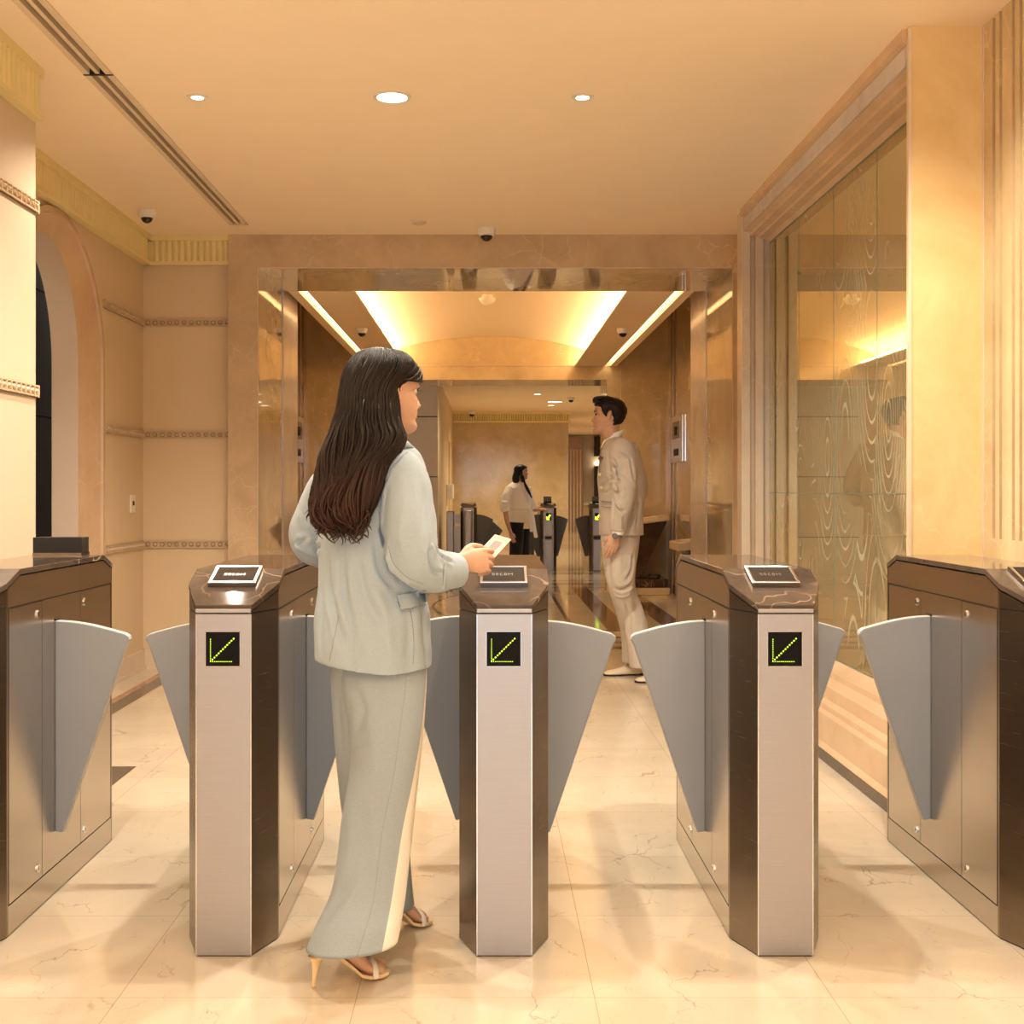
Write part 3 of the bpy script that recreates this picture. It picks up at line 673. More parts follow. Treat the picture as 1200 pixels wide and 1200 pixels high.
def turnstile(cx, label, fl=None, fr=None, reader=True, led=True, back_reader=False):
    t = thing('turnstile', label, 'turnstile', (cx, Y0+LEN/2, 0), 'steel turnstiles in the near row')
    # core carcass
    b = MB(); pl = octa(FW, HW); pin = octa(FW-0.0, HW-0.004)
    oct_slab(b, cx, octa(FW-0.003, HW-0.004, -0.003), lambda y: 0.0, lambda y: ztop(y)-0.026)
    b.build('carcass', M['seam'], t)
    # front / rear faces and chamfers as one folded sheet, lower and fascia pieces
    def sheet(bb, pts, z0, z1, th=0.004):
        # pts plan polyline, outward is to the right of travel ... built as thin plates
        for (p, q) in zip(pts[:-1], pts[1:]):
            dx, dy = q[0]-p[0], q[1]-p[1]; L = sqrt(dx*dx+dy*dy); nx, ny = dy/L*th, -dx/L*th
            za = z1 if callable(z1) else (lambda y: z1)
            v = [(cx+p[0], Y0+p[1], z0), (cx+q[0], Y0+q[1], z0), (cx+q[0], Y0+q[1], za(q[1])), (cx+p[0], Y0+p[1], za(p[1]))]
            w = [(x-nx, y-ny, z) for x, y, z in v]
            bb.add(v+w, [(0,1,2,3),(7,6,5,4),(0,4,5,1),(1,5,6,2),(2,6,7,3),(3,7,4,0)])
    ft = lambda y: ztop(y)-0.021
    for nm, sgn in (('front_cover', 0), ('rear_cover', 1)):
        def Yf(y): return LEN-y if sgn else y
        pts = [(-HW, Yf(CH+0.012)), (-HW, Yf(CH)), (-FW, Yf(0)), (FW, Yf(0)), (HW, Yf(CH)), (HW, Yf(CH+0.012))]
        if sgn: pts = pts[::-1]
        b = MB(); b.cur = 0
        sheet(b, [pts[2], pts[3]], 0.004, 0.9185); b.cur = 0
        sheet(b, [pts[2], pts[3]], 0.9225, ft)
        b.cur = 1  # chamfers in darker steel: their dark reflections are put into the colour
        for a in (0, 1, 3, 4): sheet(b, [pts[a], pts[a+1]], 0.004, 0.9195); sheet(b, [pts[a], pts[a+1]], 0.9225, ft)
        b.cur = 2
        # bright folded edges of the front face
        for e in (-FW, FW): b.box(cx+e-0.0012, cx+e+0.0012, Y0+Yf(0)-0.0008, Y0+Yf(0)+0.0008, 0.004, 0.9185)
        b.build(nm, mats=[M['steel'], M['steel_dark_shade'], M['chrome']], parent=t)
    # protruding strip under the marble
    b = MB(); b.box(cx-FW-0.001, cx+FW+0.001, Y0-0.006, Y0+0.001, 0.9225, 0.9335); b.build('lip', M['steel'], t, bevel=0.002)
    for sd in (-1, 1):
        X = cx+sd*HW
        def plate(bb, y0, y1, z0, z1, th=0.004):
            bb.box(min(X, X-sd*th), max(X, X-sd*th), Y0+y0, Y0+y1, z0, z1)
        a, e = CH+0.012, LEN-CH-0.012
        b = MB(); plate(b, a, e, 0.9225, 0.9225+0.02)
        y = [a, 0.232, LEN-0.232, e]; n = 4
        v = [(X, Y0+q, 0.9425) for q in y]+[(X, Y0+q, ft(q)) for q in y]; w = [(p[0]-sd*0.004, p[1], p[2]) for p in v]
        b.add(v+w, [(i, i+1, n+i+1, n+i) for i in range(3)]+[(8+i, 8+i+1, 12+i+1, 12+i) for i in range(3)])
        b.build('fascia', M['steel_side'], t)
        b = MB(); plate(b, a, e, 0.004, 0.085); b.build('kick_plate', M['steel_side'], t)
        for (y0, y1, lock) in ((a+0.004, 0.409, 0.372), (0.762, e-0.004, 0.80)):
            b = MB(); plate(b, y0+0.0015, y1-0.0015, 0.089, 0.9165)
            d = b.build('door', M['steel_side'], t)
            for z in (0.881, 0.124):
                b = MB(); b.cyl((X-sd*0.002 if sd > 0 else X-0.004, Y0+lock, z), 0.0125, 0.006, 'x', 18)
                k = b.build('lock', M['chrome'], d, bevel=0.001)
                b = MB(); xx = X+sd*0.0045; b.box(min(xx, xx-sd*0.002), max(xx, xx-sd*0.002), Y0+lock-0.0015, Y0+lock+0.0015, z-0.006, z+0.006); b.build('keyhole', M['black'], k)
        b = MB(); plate(b, 0.4105, 0.7605, 0.089, 0.9185); b.build('centre_panel', M['steel_side'], t)
        fy = fl if sd < 0 else fr
        if fy is not None:
            # swing flap: tapered wing with a curved top
            W = 0.231; th = 0.030; pts = []
            pts.append((-0.001, 0.192)); pts.append((0.024, 0.188))
            pts.append((W-0.010, 0.772)); pts.append((W, 0.787)); pts.append((W-0.003, 0.798)); pts.append((W-0.014, 0.806))
            for k in range(1, 11):
                q = k/10; pts.append(((W-0.014)*(1-q)-0.001*q, 0.806+0.040*sin(q*pi/2)*1.0))
            pts.append((-0.001, 0.205))
            n = len(pts)
            v = [(X+sd*p[0], fy, p[1]) for p in pts]+[(X+sd*p[0], fy+th, p[1]) for p in pts]
            f = [tuple(range(n)), tuple(range(n, 2*n))]+[(i, (i+1) % n, n+(i+1) % n, n+i) for i in range(n)]
            b = MB(); b.mi = []; b.v = v; b.f = f; b.mi = [0, 0]+[1]*n
            o = b.build('flap', mats=[M['flap'], M['flap_edge']], parent=t, bevel=0.004)
            b = MB(); b.box(min(X, X+sd*0.003), max(X, X+sd*0.003), fy-0.002, fy+th+0.006, 0.846, 0.853); b.build('flap_slot', M['black'], t)
    # marble top
    b = MB(); oct_slab(b, cx, octa(FW+0.002, HW+0.002, 0.003), lambda y: ztop(y)-0.0165, ztop)
    b.build('marble_top', M['counter'], t, bevel=0.002)
    if led:
        b = MB(); b.box(cx-0.0475, cx+0.0435, Y0-0.0022, Y0+0.001, 0.7795, 0.8715)
        d = b.build('arrow_display', M['screen'], t)
        b = MB()
        for x, z, r in LED: b.cyl((cx-0.002+x, Y0-0.0036, 0.8255+z), r, 0.0014, 'y', 8)
        b.build('led_arrow', M['led'], d)
        b = MB()
        for x0, x1, z0, z1 in ((-0.0490, -0.0475, 0.778, 0.873), (0.0435, 0.045, 0.778, 0.873), (-0.049, 0.045, 0.778, 0.7795), (-0.049, 0.045, 0.8715, 0.873)): b.box(cx+x0, cx+x1, Y0-0.002, Y0, z0, z1)
        b.build('display_frame', M['chrome'], d)
    if reader: card_reader(cx, t)
    if back_reader:
        b = MB(); sl = 0.02
        b.box(cx-0.115, cx+0.055, Y0+0.985, Y0+1.06, 1.034, 1.087); r = b.build('card_reader', M['black'], t)
        b = MB(); b.box(cx-0.115, cx+0.055, Y0+0.98, Y0+1.07, 1.024, 1.034); b.build('reader_base', M['steel_dark_shade'], r)
    return t
TC = [-1.465, -0.707, 0.046, 0.800, 1.553]
YA, YB = 3.84, 3.985
turnstile(TC[0], 'steel turnstile at the far left edge with a black box on its marble top', None, YA, reader=False, back_reader=True)
turnstile(TC[1], 'steel turnstile just left of the woman in pale green, lit arrow on its front', YA, YB)
turnstile(TC[2], 'steel turnstile in the middle of the near row, in front of the woman\'s card', YB, YA)
turnstile(TC[3], 'steel turnstile right of the middle one, in front of the mirrored niche', YA, YB)
turnstile(TC[4], 'steel turnstile cut by the right edge, in front of the gold pier', YB, None)
# ---------------------------------------------------------------- far row
def far_gate(cx, label, fl, fr, kind='arrow'):
    y0 = 19.1; t = thing('turnstile', label, 'turnstile', (cx, y0+0.6, 0), 'dark turnstiles in the far row')
    hw = 0.125; fw = 0.08
    pl = [(-fw, 0), (fw, 0), (hw, 0.05), (hw, 1.15), (fw, 1.2), (-fw, 1.2), (-hw, 1.15), (-hw, 0.05)]
    b = MB(); b.prism([(cx+x, y0+y) for x, y in pl], 'z', 0, 0.985); b.build('carcass', M['steel_dark_shade'], t)
    b = MB(); n = 8
    v = [(cx+x*1.02, y0+y-0.004, 0.99 if y < 0.02 else 1.02) for x, y in pl]+[(cx+x*0.85, y0+0.06+y*0.9, 1.03 if y < 0.02 else 1.06) for x, y in pl]
    b.add(v, [tuple(range(n))[::-1], tuple(range(n, 2*n))]+[(i, (i+1) % n, n+(i+1) % n, n+i) for i in range(n)]); b.build('top', M['counter'], t)
    if kind == 'arrow':
        b = MB(); b.box(cx-0.065, cx+0.055, y0-0.012, y0, 0.56, 0.975); b.build('upper_cover', M['steel'], t, bevel=0.004)
        b = MB(); b.box(cx-0.062, cx+0.052, y0-0.012, y0, 0.02, 0.49); b.build('lower_cover', M['steel'], t, bevel=0.004)
        b = MB(); b.box(cx-0.055, cx+0.05, y0-0.014, y0, 0.505, 0.545); b.build('card_slot', M['black'], t)
        b = MB(); b.box(cx-0.04, cx+0.045, y0-0.016, y0-0.011, 0.79, 0.905); d = b.build('arrow_display', M['screen'], t)
        b = MB(); yz = y0-0.018; ax = cx+0.002
        b.prism([(ax-0.036, 0.80), (ax+0.018, 0.80), (ax+0.002, 0.818), (ax+0.034, 0.868), (ax+0.018, 0.885), (ax-0.016, 0.836), (ax-0.036, 0.856)], 'y', yz, yz+0.003); b.build('arrow', M['led_y'], d)
        b = MB(); b.prism([(y0+0.05, 1.05), (y0+0.16, 1.05), (y0+0.18, 1.15), (y0+0.16, 1.16), (y0+0.04, 1.09)], 'x', cx-0.07, cx+0.05); b.build('card_reader', M['black'], t)
    else:
        b = MB(); b.prism([(cx-0.085+0.0, y0), (cx-0.06, y0-0.05), (cx+0.05, y0-0.05), (cx+0.075, y0)], 'z', 0.02, 0.95); auto_smooth(b.build('front_cover', M['steel'], t, bevel=0.02))
    for sd, w in ((-1, fl), (1, fr)):
        if not w: continue
        X = cx+sd*hw
        def wing(x0, W, ztip, zt, yq):
            pts = [(x0, 0.22), (x0+0.04, 0.22), (x0+W, ztip)]+[(x0+W*(1-k/5), ztip+(zt-ztip)*sin(pi/2*k/5)) for k in range(1, 6)]
            b = MB(); b.prism([(X+sd*p[0], p[1]) for p in pts], 'y', yq, yq+0.03); b.build('flap', M['flap_far'], t)
        if w == 1: wing(0, 0.20, 0.80, 0.86, y0+0.35)
        else:
            wing(0, 0.26, 0.80, 0.88, y0+0.30); wing(0.08, 0.33, 0.62, 0.83, y0+0.36)
    return t
far_gate(-0.29, 'dark turnstile with rounded steel front in the far row, left of the woman in white', 0, 2, kind='round')
far_gate(0.945, 'dark turnstile with yellow arrow in the far row, right of the woman in white', 2, 1)
far_gate(1.70, 'dark turnstile with yellow arrow in the far row, half hidden by the man', 1, 1)
t = thing('gate_post', 'narrow dark gate post at the left end of the far turnstile row', 'gate', (-0.56, 19.4, 0))
b = MB(); b.box(-0.63, -0.52, 19.1, 19.7, 0, 0.93); b.build('post', M['steel_dark_shade'], t, bevel=0.01)
b = MB(); b.box(-0.52, -0.425, 19.3, 19.34, 0.05, 0.70); b.box(-0.52, -0.425, 19.3, 19.34, 0.74, 0.88); b.build('infill_panel', M['steel'], t)
# ---------------------------------------------------------------- people: loft tools
def skin_mat(name, col, rough=0.45):
    m, nt, b = newmat(name); p = pos(nt)
    n = nz(nt, p, 30, 4)
    nt.links.new(ramp(nt, n.outputs['Fac'], [(0.3, tuple(c*0.93 for c in col)), (0.7, tuple(min(1, c*1.05) for c in col))]), b.inputs['Base Color'])
    b.inputs['Roughness'].default_value = rough; b.inputs['Subsurface Weight'].default_value = 0.12; b.inputs['Subsurface Radius'].default_value = (0.02, 0.008, 0.004); b.inputs['Subsurface Scale'].default_value = 0.5
    return m
def cloth_mat(name, col, wscale=260, bs=0.12, fold=0.35, rough=0.8):
    m, nt, b = newmat(name); p = pos(nt)
    n = nz(nt, p, wscale, 2); n2 = nz(nt, pos(nt, scale=(1, 1, 0.45)), 7, 2, 0.4, 0.6)
    nt.links.new(ramp(nt, n.outputs['Fac'], [(0.3, tuple(c*0.94 for c in col)), (0.7, tuple(min(1, c*1.04) for c in col))]), b.inputs['Base Color'])
    b.inputs['Roughness'].default_value = rough; b.inputs['Sheen Weight'].default_value = 0.15; b.inputs['Specular IOR Level'].default_value = 0.25
    b1 = N(nt, 'ShaderNodeBump'); b1.inputs['Strength'].default_value = fold; b1.inputs['Distance'].default_value = 0.02; nt.links.new(n2.outputs['Fac'], b1.inputs['Height'])
    b2 = N(nt, 'ShaderNodeBump'); b2.inputs['Strength'].default_value = bs; b2.inputs['Distance'].default_value = 0.0015; nt.links.new(n.outputs['Fac'], b2.inputs['Height']); nt.links.new(b1.outputs[0], b2.inputs['Normal'])
    nt.links.new(b2.outputs[0], b.inputs['Normal']); return m
def hair_mat(name, c1, c2, rough=0.42):
    m, nt, b = newmat(name); p = pos(nt, scale=(1, 1, 0.08))
    n = nz(nt, p, 160, 3, 0.7); g = nz(nt, pos(nt), 9, 2)
    z = N(nt, 'ShaderNodeSeparateXYZ'); gg = N(nt, 'ShaderNodeNewGeometry'); nt.links.new(gg.outputs['Position'], z.inputs[0])
    mr = N(nt, 'ShaderNodeMapRange'); mr.inputs[1].default_value = 1.42; mr.inputs[2].default_value = 1.12; nt.links.new(z.outputs[2], mr.inputs[0])
    mm = N(nt, 'ShaderNodeMath', operation='MULTIPLY'); nt.links.new(mr.outputs[0], mm.inputs[0]); nt.links.new(g.outputs['Fac'], mm.inputs[1])
    base = mixc(nt, mm.outputs[0], c1, c2)
    nt.links.new(mixc(nt, 0.25, base, ramp(nt, n.outputs['Fac'], [(0.35, tuple(c*0.4 for c in c1)), (0.75, tuple(c*.5 for c in c2))])), b.inputs['Base Color'])
    b.inputs['Roughness'].default_value = rough; b.inputs['Anisotropic'].default_value = 0.4; b.inputs['Specular IOR Level'].default_value = 0.26
    bump(nt, b, n.outputs['Fac'], 0.5, 0.002); return m
M['skin'] = skin_mat('light_skin', (0.58, 0.345, 0.235)); M['skin2'] = skin_mat('tan_skin', (0.55, 0.31, 0.20)); M['lip'] = skin_mat('lips', (0.55, 0.20, 0.16), 0.35)
M['sage'] = cloth_mat('pale_sage_fabric', (0.355, 0.445, 0.52), bs=0.04); M['sage_trouser'] = cloth_mat('sage_trouser_fabric', (0.31, 0.37, 0.415), bs=0.05, fold=0.2); M['cream'] = cloth_mat('cream_fabric', (0.78, 0.74, 0.66), fold=0.05)
M['seamline'] = cloth_mat('seam_line', (0.27, 0.29, 0.28), fold=0)
M['hair'] = hair_mat('dark_brown_hair', (0.006, 0.0035, 0.0025), (0.085, 0.030, 0.013)); M['hair_m'] = hair_mat('black_hair', (0.010, 0.007, 0.006), (0.035, 0.02, 0.014))
M['suit'] = cloth_mat('sand_suit', (0.49, 0.42, 0.355), fold=0.25); M['suit_trouser'] = cloth_mat('sand_trousers', (0.50, 0.44, 0.375), fold=0.3)
M['shirt'] = cloth_mat('white_shirt', (0.85, 0.82, 0.76), fold=0.1); M['ivory'] = cloth_mat('ivory_blazer', (0.95, 0.88, 0.78), fold=0.3); M['blackcloth'] = cloth_mat('black_cloth', (0.012, 0.010, 0.009), fold=0.2)
M['maroon'] = plain('maroon_silk', (0.12, 0.02, 0.02), 0.5); M['eyewhite'] = plain('eye_white', (0.75, 0.70, 0.65), 0.2); M['iris'] = plain('dark_iris', (0.03, 0.015, 0.01), 0.1)
M['shoe'] = plain('cream_leather', (0.72, 0.62, 0.48), 0.35, var=0.03); M['shoe_gold'] = plain('beige_patent', (0.75, 0.55, 0.30), 0.18, var=0.03, coat=0.5); M['silver'] = plain('silver', (0.75, 0.75, 0.78), 0.2, metal=1.0)
M['brass'] = plain('brass_button', (0.5, 0.36, 0.14), 0.3, metal=1.0); M['button'] = plain('grey_button', (0.12, 0.13, 0.14), 0.3)
def spl(xs, ys, x):
    """smooth monotone-ish interpolation through table"""
    if x <= xs[0]: return ys[0]
    if x >= xs[-1]: return ys[-1]
    for i in range(len(xs)-1):
        if xs[i] <= x <= xs[i+1]: break
    h = xs[i+1]-xs[i]; t = (x-xs[i])/h
    m0 = (ys[i+1]-ys[i-1])/(xs[i+1]-xs[i-1]) if i > 0 else (ys[i+1]-ys[i])/h
    m1 = (ys[i+2]-ys[i])/(xs[i+2]-xs[i]) if i < len(xs)-2 else (ys[i+1]-ys[i])/h
    return (2*t**3-3*t*t+1)*ys[i]+(t**3-2*t*t+t)*h*m0+(-2*t**3+3*t*t)*ys[i+1]+(t**3-t*t)*h*m1
def loft(b, rings, closed=True, caps=True, flip=False):
    n = len(rings[0]); v = [p for r in rings for p in r]; f = []
    for k in range(len(rings)-1):
        for i in range(n):
            j = (i+1) % n; f.append((k*n+i, k*n+j, (k+1)*n+j, (k+1)*n+i))
    if caps: f.append(tuple(range(n))[::-1]); f.append(tuple(range((len(rings)-1)*n, len(rings)*n)))
    b.add(v, f)
def tube(b, pts, rad, n=14, ratio=1.0, up=None, sub=4, endcap=True):
    """smooth tapering tube through pts; rad per point (number or (a, b)); hemispherical ends"""
    P = [Vector(p) for p in pts]; R_ = [(r, r*ratio) if not hasattr(r, '__len__') else r for r in rad]
    s = list(range(len(P))); Q = []; A = []
    m = (len(P)-1)*sub
    for k in range(m+1):
        t = k/sub
        Q.append(Vector([spl(s, [p[c] for p in P], t) for c in range(3)])); A.append([spl(s, [r[c] for r in R_], t) for c in (0, 1)])
    T = [(Q[min(k+1, m)]-Q[max(k-1, 0)]).normalized() for k in range(m+1)]
    u = Vector(up) if up is not None else (Vector((0, 0, 1)) if abs(T[0].z) < 0.9 else Vector((0, 1, 0)))
    rings = []
    def ring(c, t, a, bb):
        nonlocal u
        u = (u-t*u.dot(t)).normalized(); w = t.cross(u)
        return [c+u*(a*cos(2*pi*i/n))+w*(bb*sin(2*pi*i/n)) for i in range(n)]
    if endcap:
        for q in (0.15, 0.5, 0.8): a = sqrt(1-(1-q)**2)*1.0; rings.append(ring(Q[0]-T[0]*A[0][0]*(1-q), T[0], A[0][0]*a, A[0][1]*a))
    for k in range(m+1): rings.append(ring(Q[k], T[k], A[k][0], A[k][1]))
    if endcap:
        for q in (0.8, 0.5, 0.15): a = sqrt(1-(1-q)**2); rings.append(ring(Q[m]+T[m]*A[m][0]*(1-q), T[m], A[m][0]*a, A[m][1]*a))
    loft(b, rings)
def remesh(o, vox, smooth=4, fac=0.5, disp=None):
    r = o.modifiers.new('one_surface', 'REMESH'); r.mode = 'VOXEL'; r.voxel_size = vox; r.use_smooth_shade = True
    if smooth:
        s = o.modifiers.new('soften', 'SMOOTH'); s.iterations = smooth; s.factor = fac
    return o
def crumple(o, strength, size, mid=0.5):
    t = bpy.data.textures.new('cloth_folds', 'CLOUDS'); t.noise_scale = size; t.noise_depth = 1
    d = o.modifiers.new('folds', 'DISPLACE'); d.texture = t; d.strength = strength; d.mid_level = mid; d.texture_coords = 'LOCAL'
    return o
import numpy as np
from mathutils.bvhtree import BVHTree
def bake(o):
    """turn the grown surface into plain mesh data so that folds can be pressed into it"""
    dg = bpy.context.evaluated_depsgraph_get(); dg.update()
    me = bpy.data.meshes.new_from_object(o.evaluated_get(dg)); old = o.data; o.modifiers.clear(); o.data = me
    if not me.materials: me.materials.append(old.materials[0])
    me.polygons.foreach_set('use_smooth', [True]*len(me.polygons)); return o
def bvh_of(o):
    L = wloc(o); me = o.data
    return BVHTree.FromPolygons([v.co+L for v in me.vertices], [tuple(p.vertices) for p in me.polygons])
def on_surface(bvh, px, py):
    d = (at(px, py, 10)-Vector((0, 0, CZ))).normalized(); h = bvh.ray_cast(Vector((0, 0, CZ)), d)[0]
    return h
def press_folds(o, folds, two=0.6):
    """folds: (points on the cloth, depth, width); depth < 0 is a crease with soft lips, > 0 a raised fold"""
    bvh = bvh_of(o); L = wloc(o); me = o.data; n = len(me.vertices)
    co = np.empty(n*3); me.vertices.foreach_get('co', co); co = co.reshape(-1, 3)+np.array(L); nn = np.empty(n*3); me.vertices.foreach_get('normal', nn); nn = nn.reshape(-1, 3)
    off = np.zeros(n)
    for pts, a, w in folds:
        H = [on_surface(bvh, *p) for p in pts]; H = [h for h in H if h is not None]
        if len(H) < 2: continue
        s = list(range(len(H))); Q = np.array([[spl(s, [h[c] for h in H], k/6) for c in range(3)] for k in range((len(H)-1)*6+1)])
        best = np.full(n, 9.0); tb = np.zeros(n)
        for k in range(len(Q)-1):
            A, B = Q[k], Q[k+1]; AB = B-A; t = np.clip(((co-A)@AB)/max(1e-9, AB@AB), 0, 1); d = np.linalg.norm(co-(A+t[:, None]*AB), axis=1)
            m = d < best; best[m] = d[m]; tb[m] = (k+t[m])/(len(Q)-1)
        fade = np.clip(np.minimum(tb, 1-tb)*5+.15, 0, 1)
        off += fade*(a*np.exp(-(best/w)**2) - (a*two*np.exp(-((best-2.1*w)/(1.2*w))**2) if a < 0 else 0))
    co = co+nn*off[:, None]-np.array(L); me.vertices.foreach_set('co', co.reshape(-1)); me.update()
def surf_line(name, parent, bvh, pts, r, mat):
    H = [on_surface(bvh, *p) for p in pts]; H = [h for h in H if h is not None]
    if len(H) < 2: return None
    s = list(range(len(H))); Q = []
    for k in range((len(H)-1)*5+1):
        q = Vector([spl(s, [h[c] for h in H], k/5) for c in range(3)]); hit = bvh.find_nearest(q); Q.append(hit[0]+hit[1]*(r*.1))
    b = MB(); tube(b, Q, [r]*len(Q), 6, sub=1); return b.build(name, mat, parent, smooth=True)
def rot2(x, y, a): return x*cos(a)-y*sin(a), x*sin(a)+y*cos(a)
# ---- head: profile tables in metres for a 0.225 m head (x forward, z up from the chin)
HZ = [0, .008, .022, .040, .052, .064, .076, .095, .115, .132, .155, .180, .200, .213, .2225]
HF = [.070, .086, .092, .084, .087, .087, .083, .082, .078, .087, .087, .076, .052, .024, -.002]
HB = [.045, .020, -.005, -.030, -.050, -.066, -.078, -.088, -.094, -.098, -.099, -.090, -.070, -.046, -.018]
HWD = [.012, .027, .041, .050, .055, .059, .063, .068, .070, .072, .074, .070, .056, .037, .010]
def head_surface(z, th, male=False):
    f = spl(HZ, HF, z); bk = spl(HZ, HB, z); w = spl(HZ, HWD, z)
    if male and z < 0.06: w *= 1.10; f += 0.002
    cx = (f+bk)/2*0.35; c, s = cos(th), sin(th)
    ex = 0.88
    y = w*(abs(s)**ex)*(1 if s > 0 else -1)
    ax = (f-cx) if c > 0 else (cx-bk)
    x = cx+ax*(abs(c)**(ex))*(1 if c > 0 else -1)
    if c > 0:
        # nose
        nzt = [.062, .068, .074, .080, .090, .105, .120, .130]; nv = [0, .004, .017, .025 if not male else .027, .020, .012, .005, .001]
        if .062 < z < .130:
            wd = spl(nzt, [.012, .014, .014, .013, .010, .008, .007, .007], z)*(1.15 if male else 1.0)
            x += max(0, spl(nzt, nv, z))*exp(-(y/wd)**2)
        # eye sockets, cheeks, lips, chin crease
        for sy in (-1, 1):
            x -= .009*exp(-((y-sy*.031)/.015)**2-((z-.116)/.010)**2)
            x += .0035*exp(-((y-sy*.034)/.018)**2-((z-.090)/.016)**2)
            x += .0030*exp(-((y-sy*.026)/.020)**2-((z-.132)/.006)**2)
        x += .0045*exp(-(y/.020)**2-((z-.0585)/.0040)**2)+.0050*exp(-(y/.018)**2-((z-.0475)/.0045)**2)
        x -= .0040*exp(-(y/.022)**2-((z-.0530)/.0016)**2)
        x -= .0030*exp(-(y/.025)**2-((z-.036)/.005)**2)
    return x, y
class Head:
    def __init__(s, chin, yaw, pitch=0, roll=0, scale=1.0, male=False):
        s.o = Vector(chin); s.m = Matrix.Rotation(yaw, 3, 'Z') @ Matrix.Rotation(pitch, 3, 'Y') @ Matrix.Rotation(roll, 3, 'X'); s.sc = scale; s.male = male
    def P(s, x, y, z): return s.o+s.m @ (Vector((x, y, z))*s.sc)
    def S(s, z, th, out=0.0):
        x, y = head_surface(z, th, s.male); r = sqrt(x*x+y*y)+1e-6
        return s.P(x+out*cos(th), y+out*sin(th), z)
    def add(s, b, nz_=64, n=72):
        rings = []
        for k in range(nz_+1):
            z = .2225*(k/nz_); rings.append([s.S(z, 2*pi*i/n) for i in range(n)])
        loft(b, rings)
        for sy in (-1, 1):  # ears
            pts = [(-.004, sy*.066, .086), (-.002, sy*.071, .093), (-.010, sy*.077, .112), (-.016, sy*.080, .128), (-.010, sy*.077, .138), (.000, sy*.072, .132), (.003, sy*.070, .115)]
            tube(b, [s.P(*p) for p in pts], [.0045*s.sc]*7, 10)
            tube(b, [s.P(-.004, sy*.068, .092), s.P(-.007, sy*.070, .112), s.P(-.006, sy*.071, .128)], [(.008*s.sc, .004*s.sc)]*3, 10)
    def face_parts(s, body, hairmat, fem=True):
        for sy in (-1, 1):
            b = MB(); c = s.P(.0650, sy*.030, .116); r = .0105*s.sc
            b.lathe((0, 0, 0), [(r*sin(a)+1e-5, -r*cos(a)) for a in [pi*i/12 for i in range(13)]], 16); b.v = [tuple(Vector(p)+c) for p in b.v]
            e = b.build('eye', M['eyewhite'], body, smooth=True)
            b = MB(); c2 = s.P(.0650+.0072, sy*.030, .116); r = .0062*s.sc
            b.lathe((0, 0, 0), [(r*sin(a)+1e-5, -r*cos(a)) for a in [pi*i/10 for i in range(11)]], 14); b.v = [tuple(Vector(p)+c2) for p in b.v]
            b.build('iris', M['iris'], e, smooth=True)
            b = MB()
            zz = .1215 if fem else .1205
            pts = [s.P(.0815-.25*abs(q)*.03-(.004 if q > .5 else 0), sy*(.031+q*.0150), zz-.6*q*q*.004) for q in (-1, -.5, 0, .5, 1)]
            tube(b, pts, [.0014*s.sc, .0026*s.sc, .0028*s.sc, .0028*s.sc, .0020*s.sc], 8)
            b.build('eyelash', M['iris'], body, smooth=True)
            b = MB(); q_ = [(.012, .1345), (.022, .138), (.034, .1395), (.046, .136)]
            pts = []
            for yy_, z in q_:
                best = min((abs(head_surface(z, a)[1]-yy_), a) for a in [i*0.01 for i in range(0, 157)])[1]
                pts.append(s.S(z, sy*best, .001))
            tube(b, pts, [.0022*s.sc, .0034*s.sc, .003*s.sc, .0014*s.sc], 8); b.build('eyebrow', hairmat, body, smooth=True)
        b = MB()
        for z0, w_, r in ((.0585, .020, .0030), (.0475, .018, .0038)):
            pts = []
            for q in (-1, -.6, -.2, .2, .6, 1):
                yy_ = abs(q)*w_; best = min((abs(head_surface(z0, a)[1]-yy_), a) for a in [i*0.01 for i in range(0, 157)])[1]
                pts.append(s.S(z0-.001*abs(q), best*(1 if q > 0 else -1), -.0012))
            tube(b, pts, [r*.4*s.sc, r*.85*s.sc, r*s.sc, r*s.sc, r*.85*s.sc, r*.4*s.sc], 8)
        b.build('lips', M['lip'], body, smooth=True)
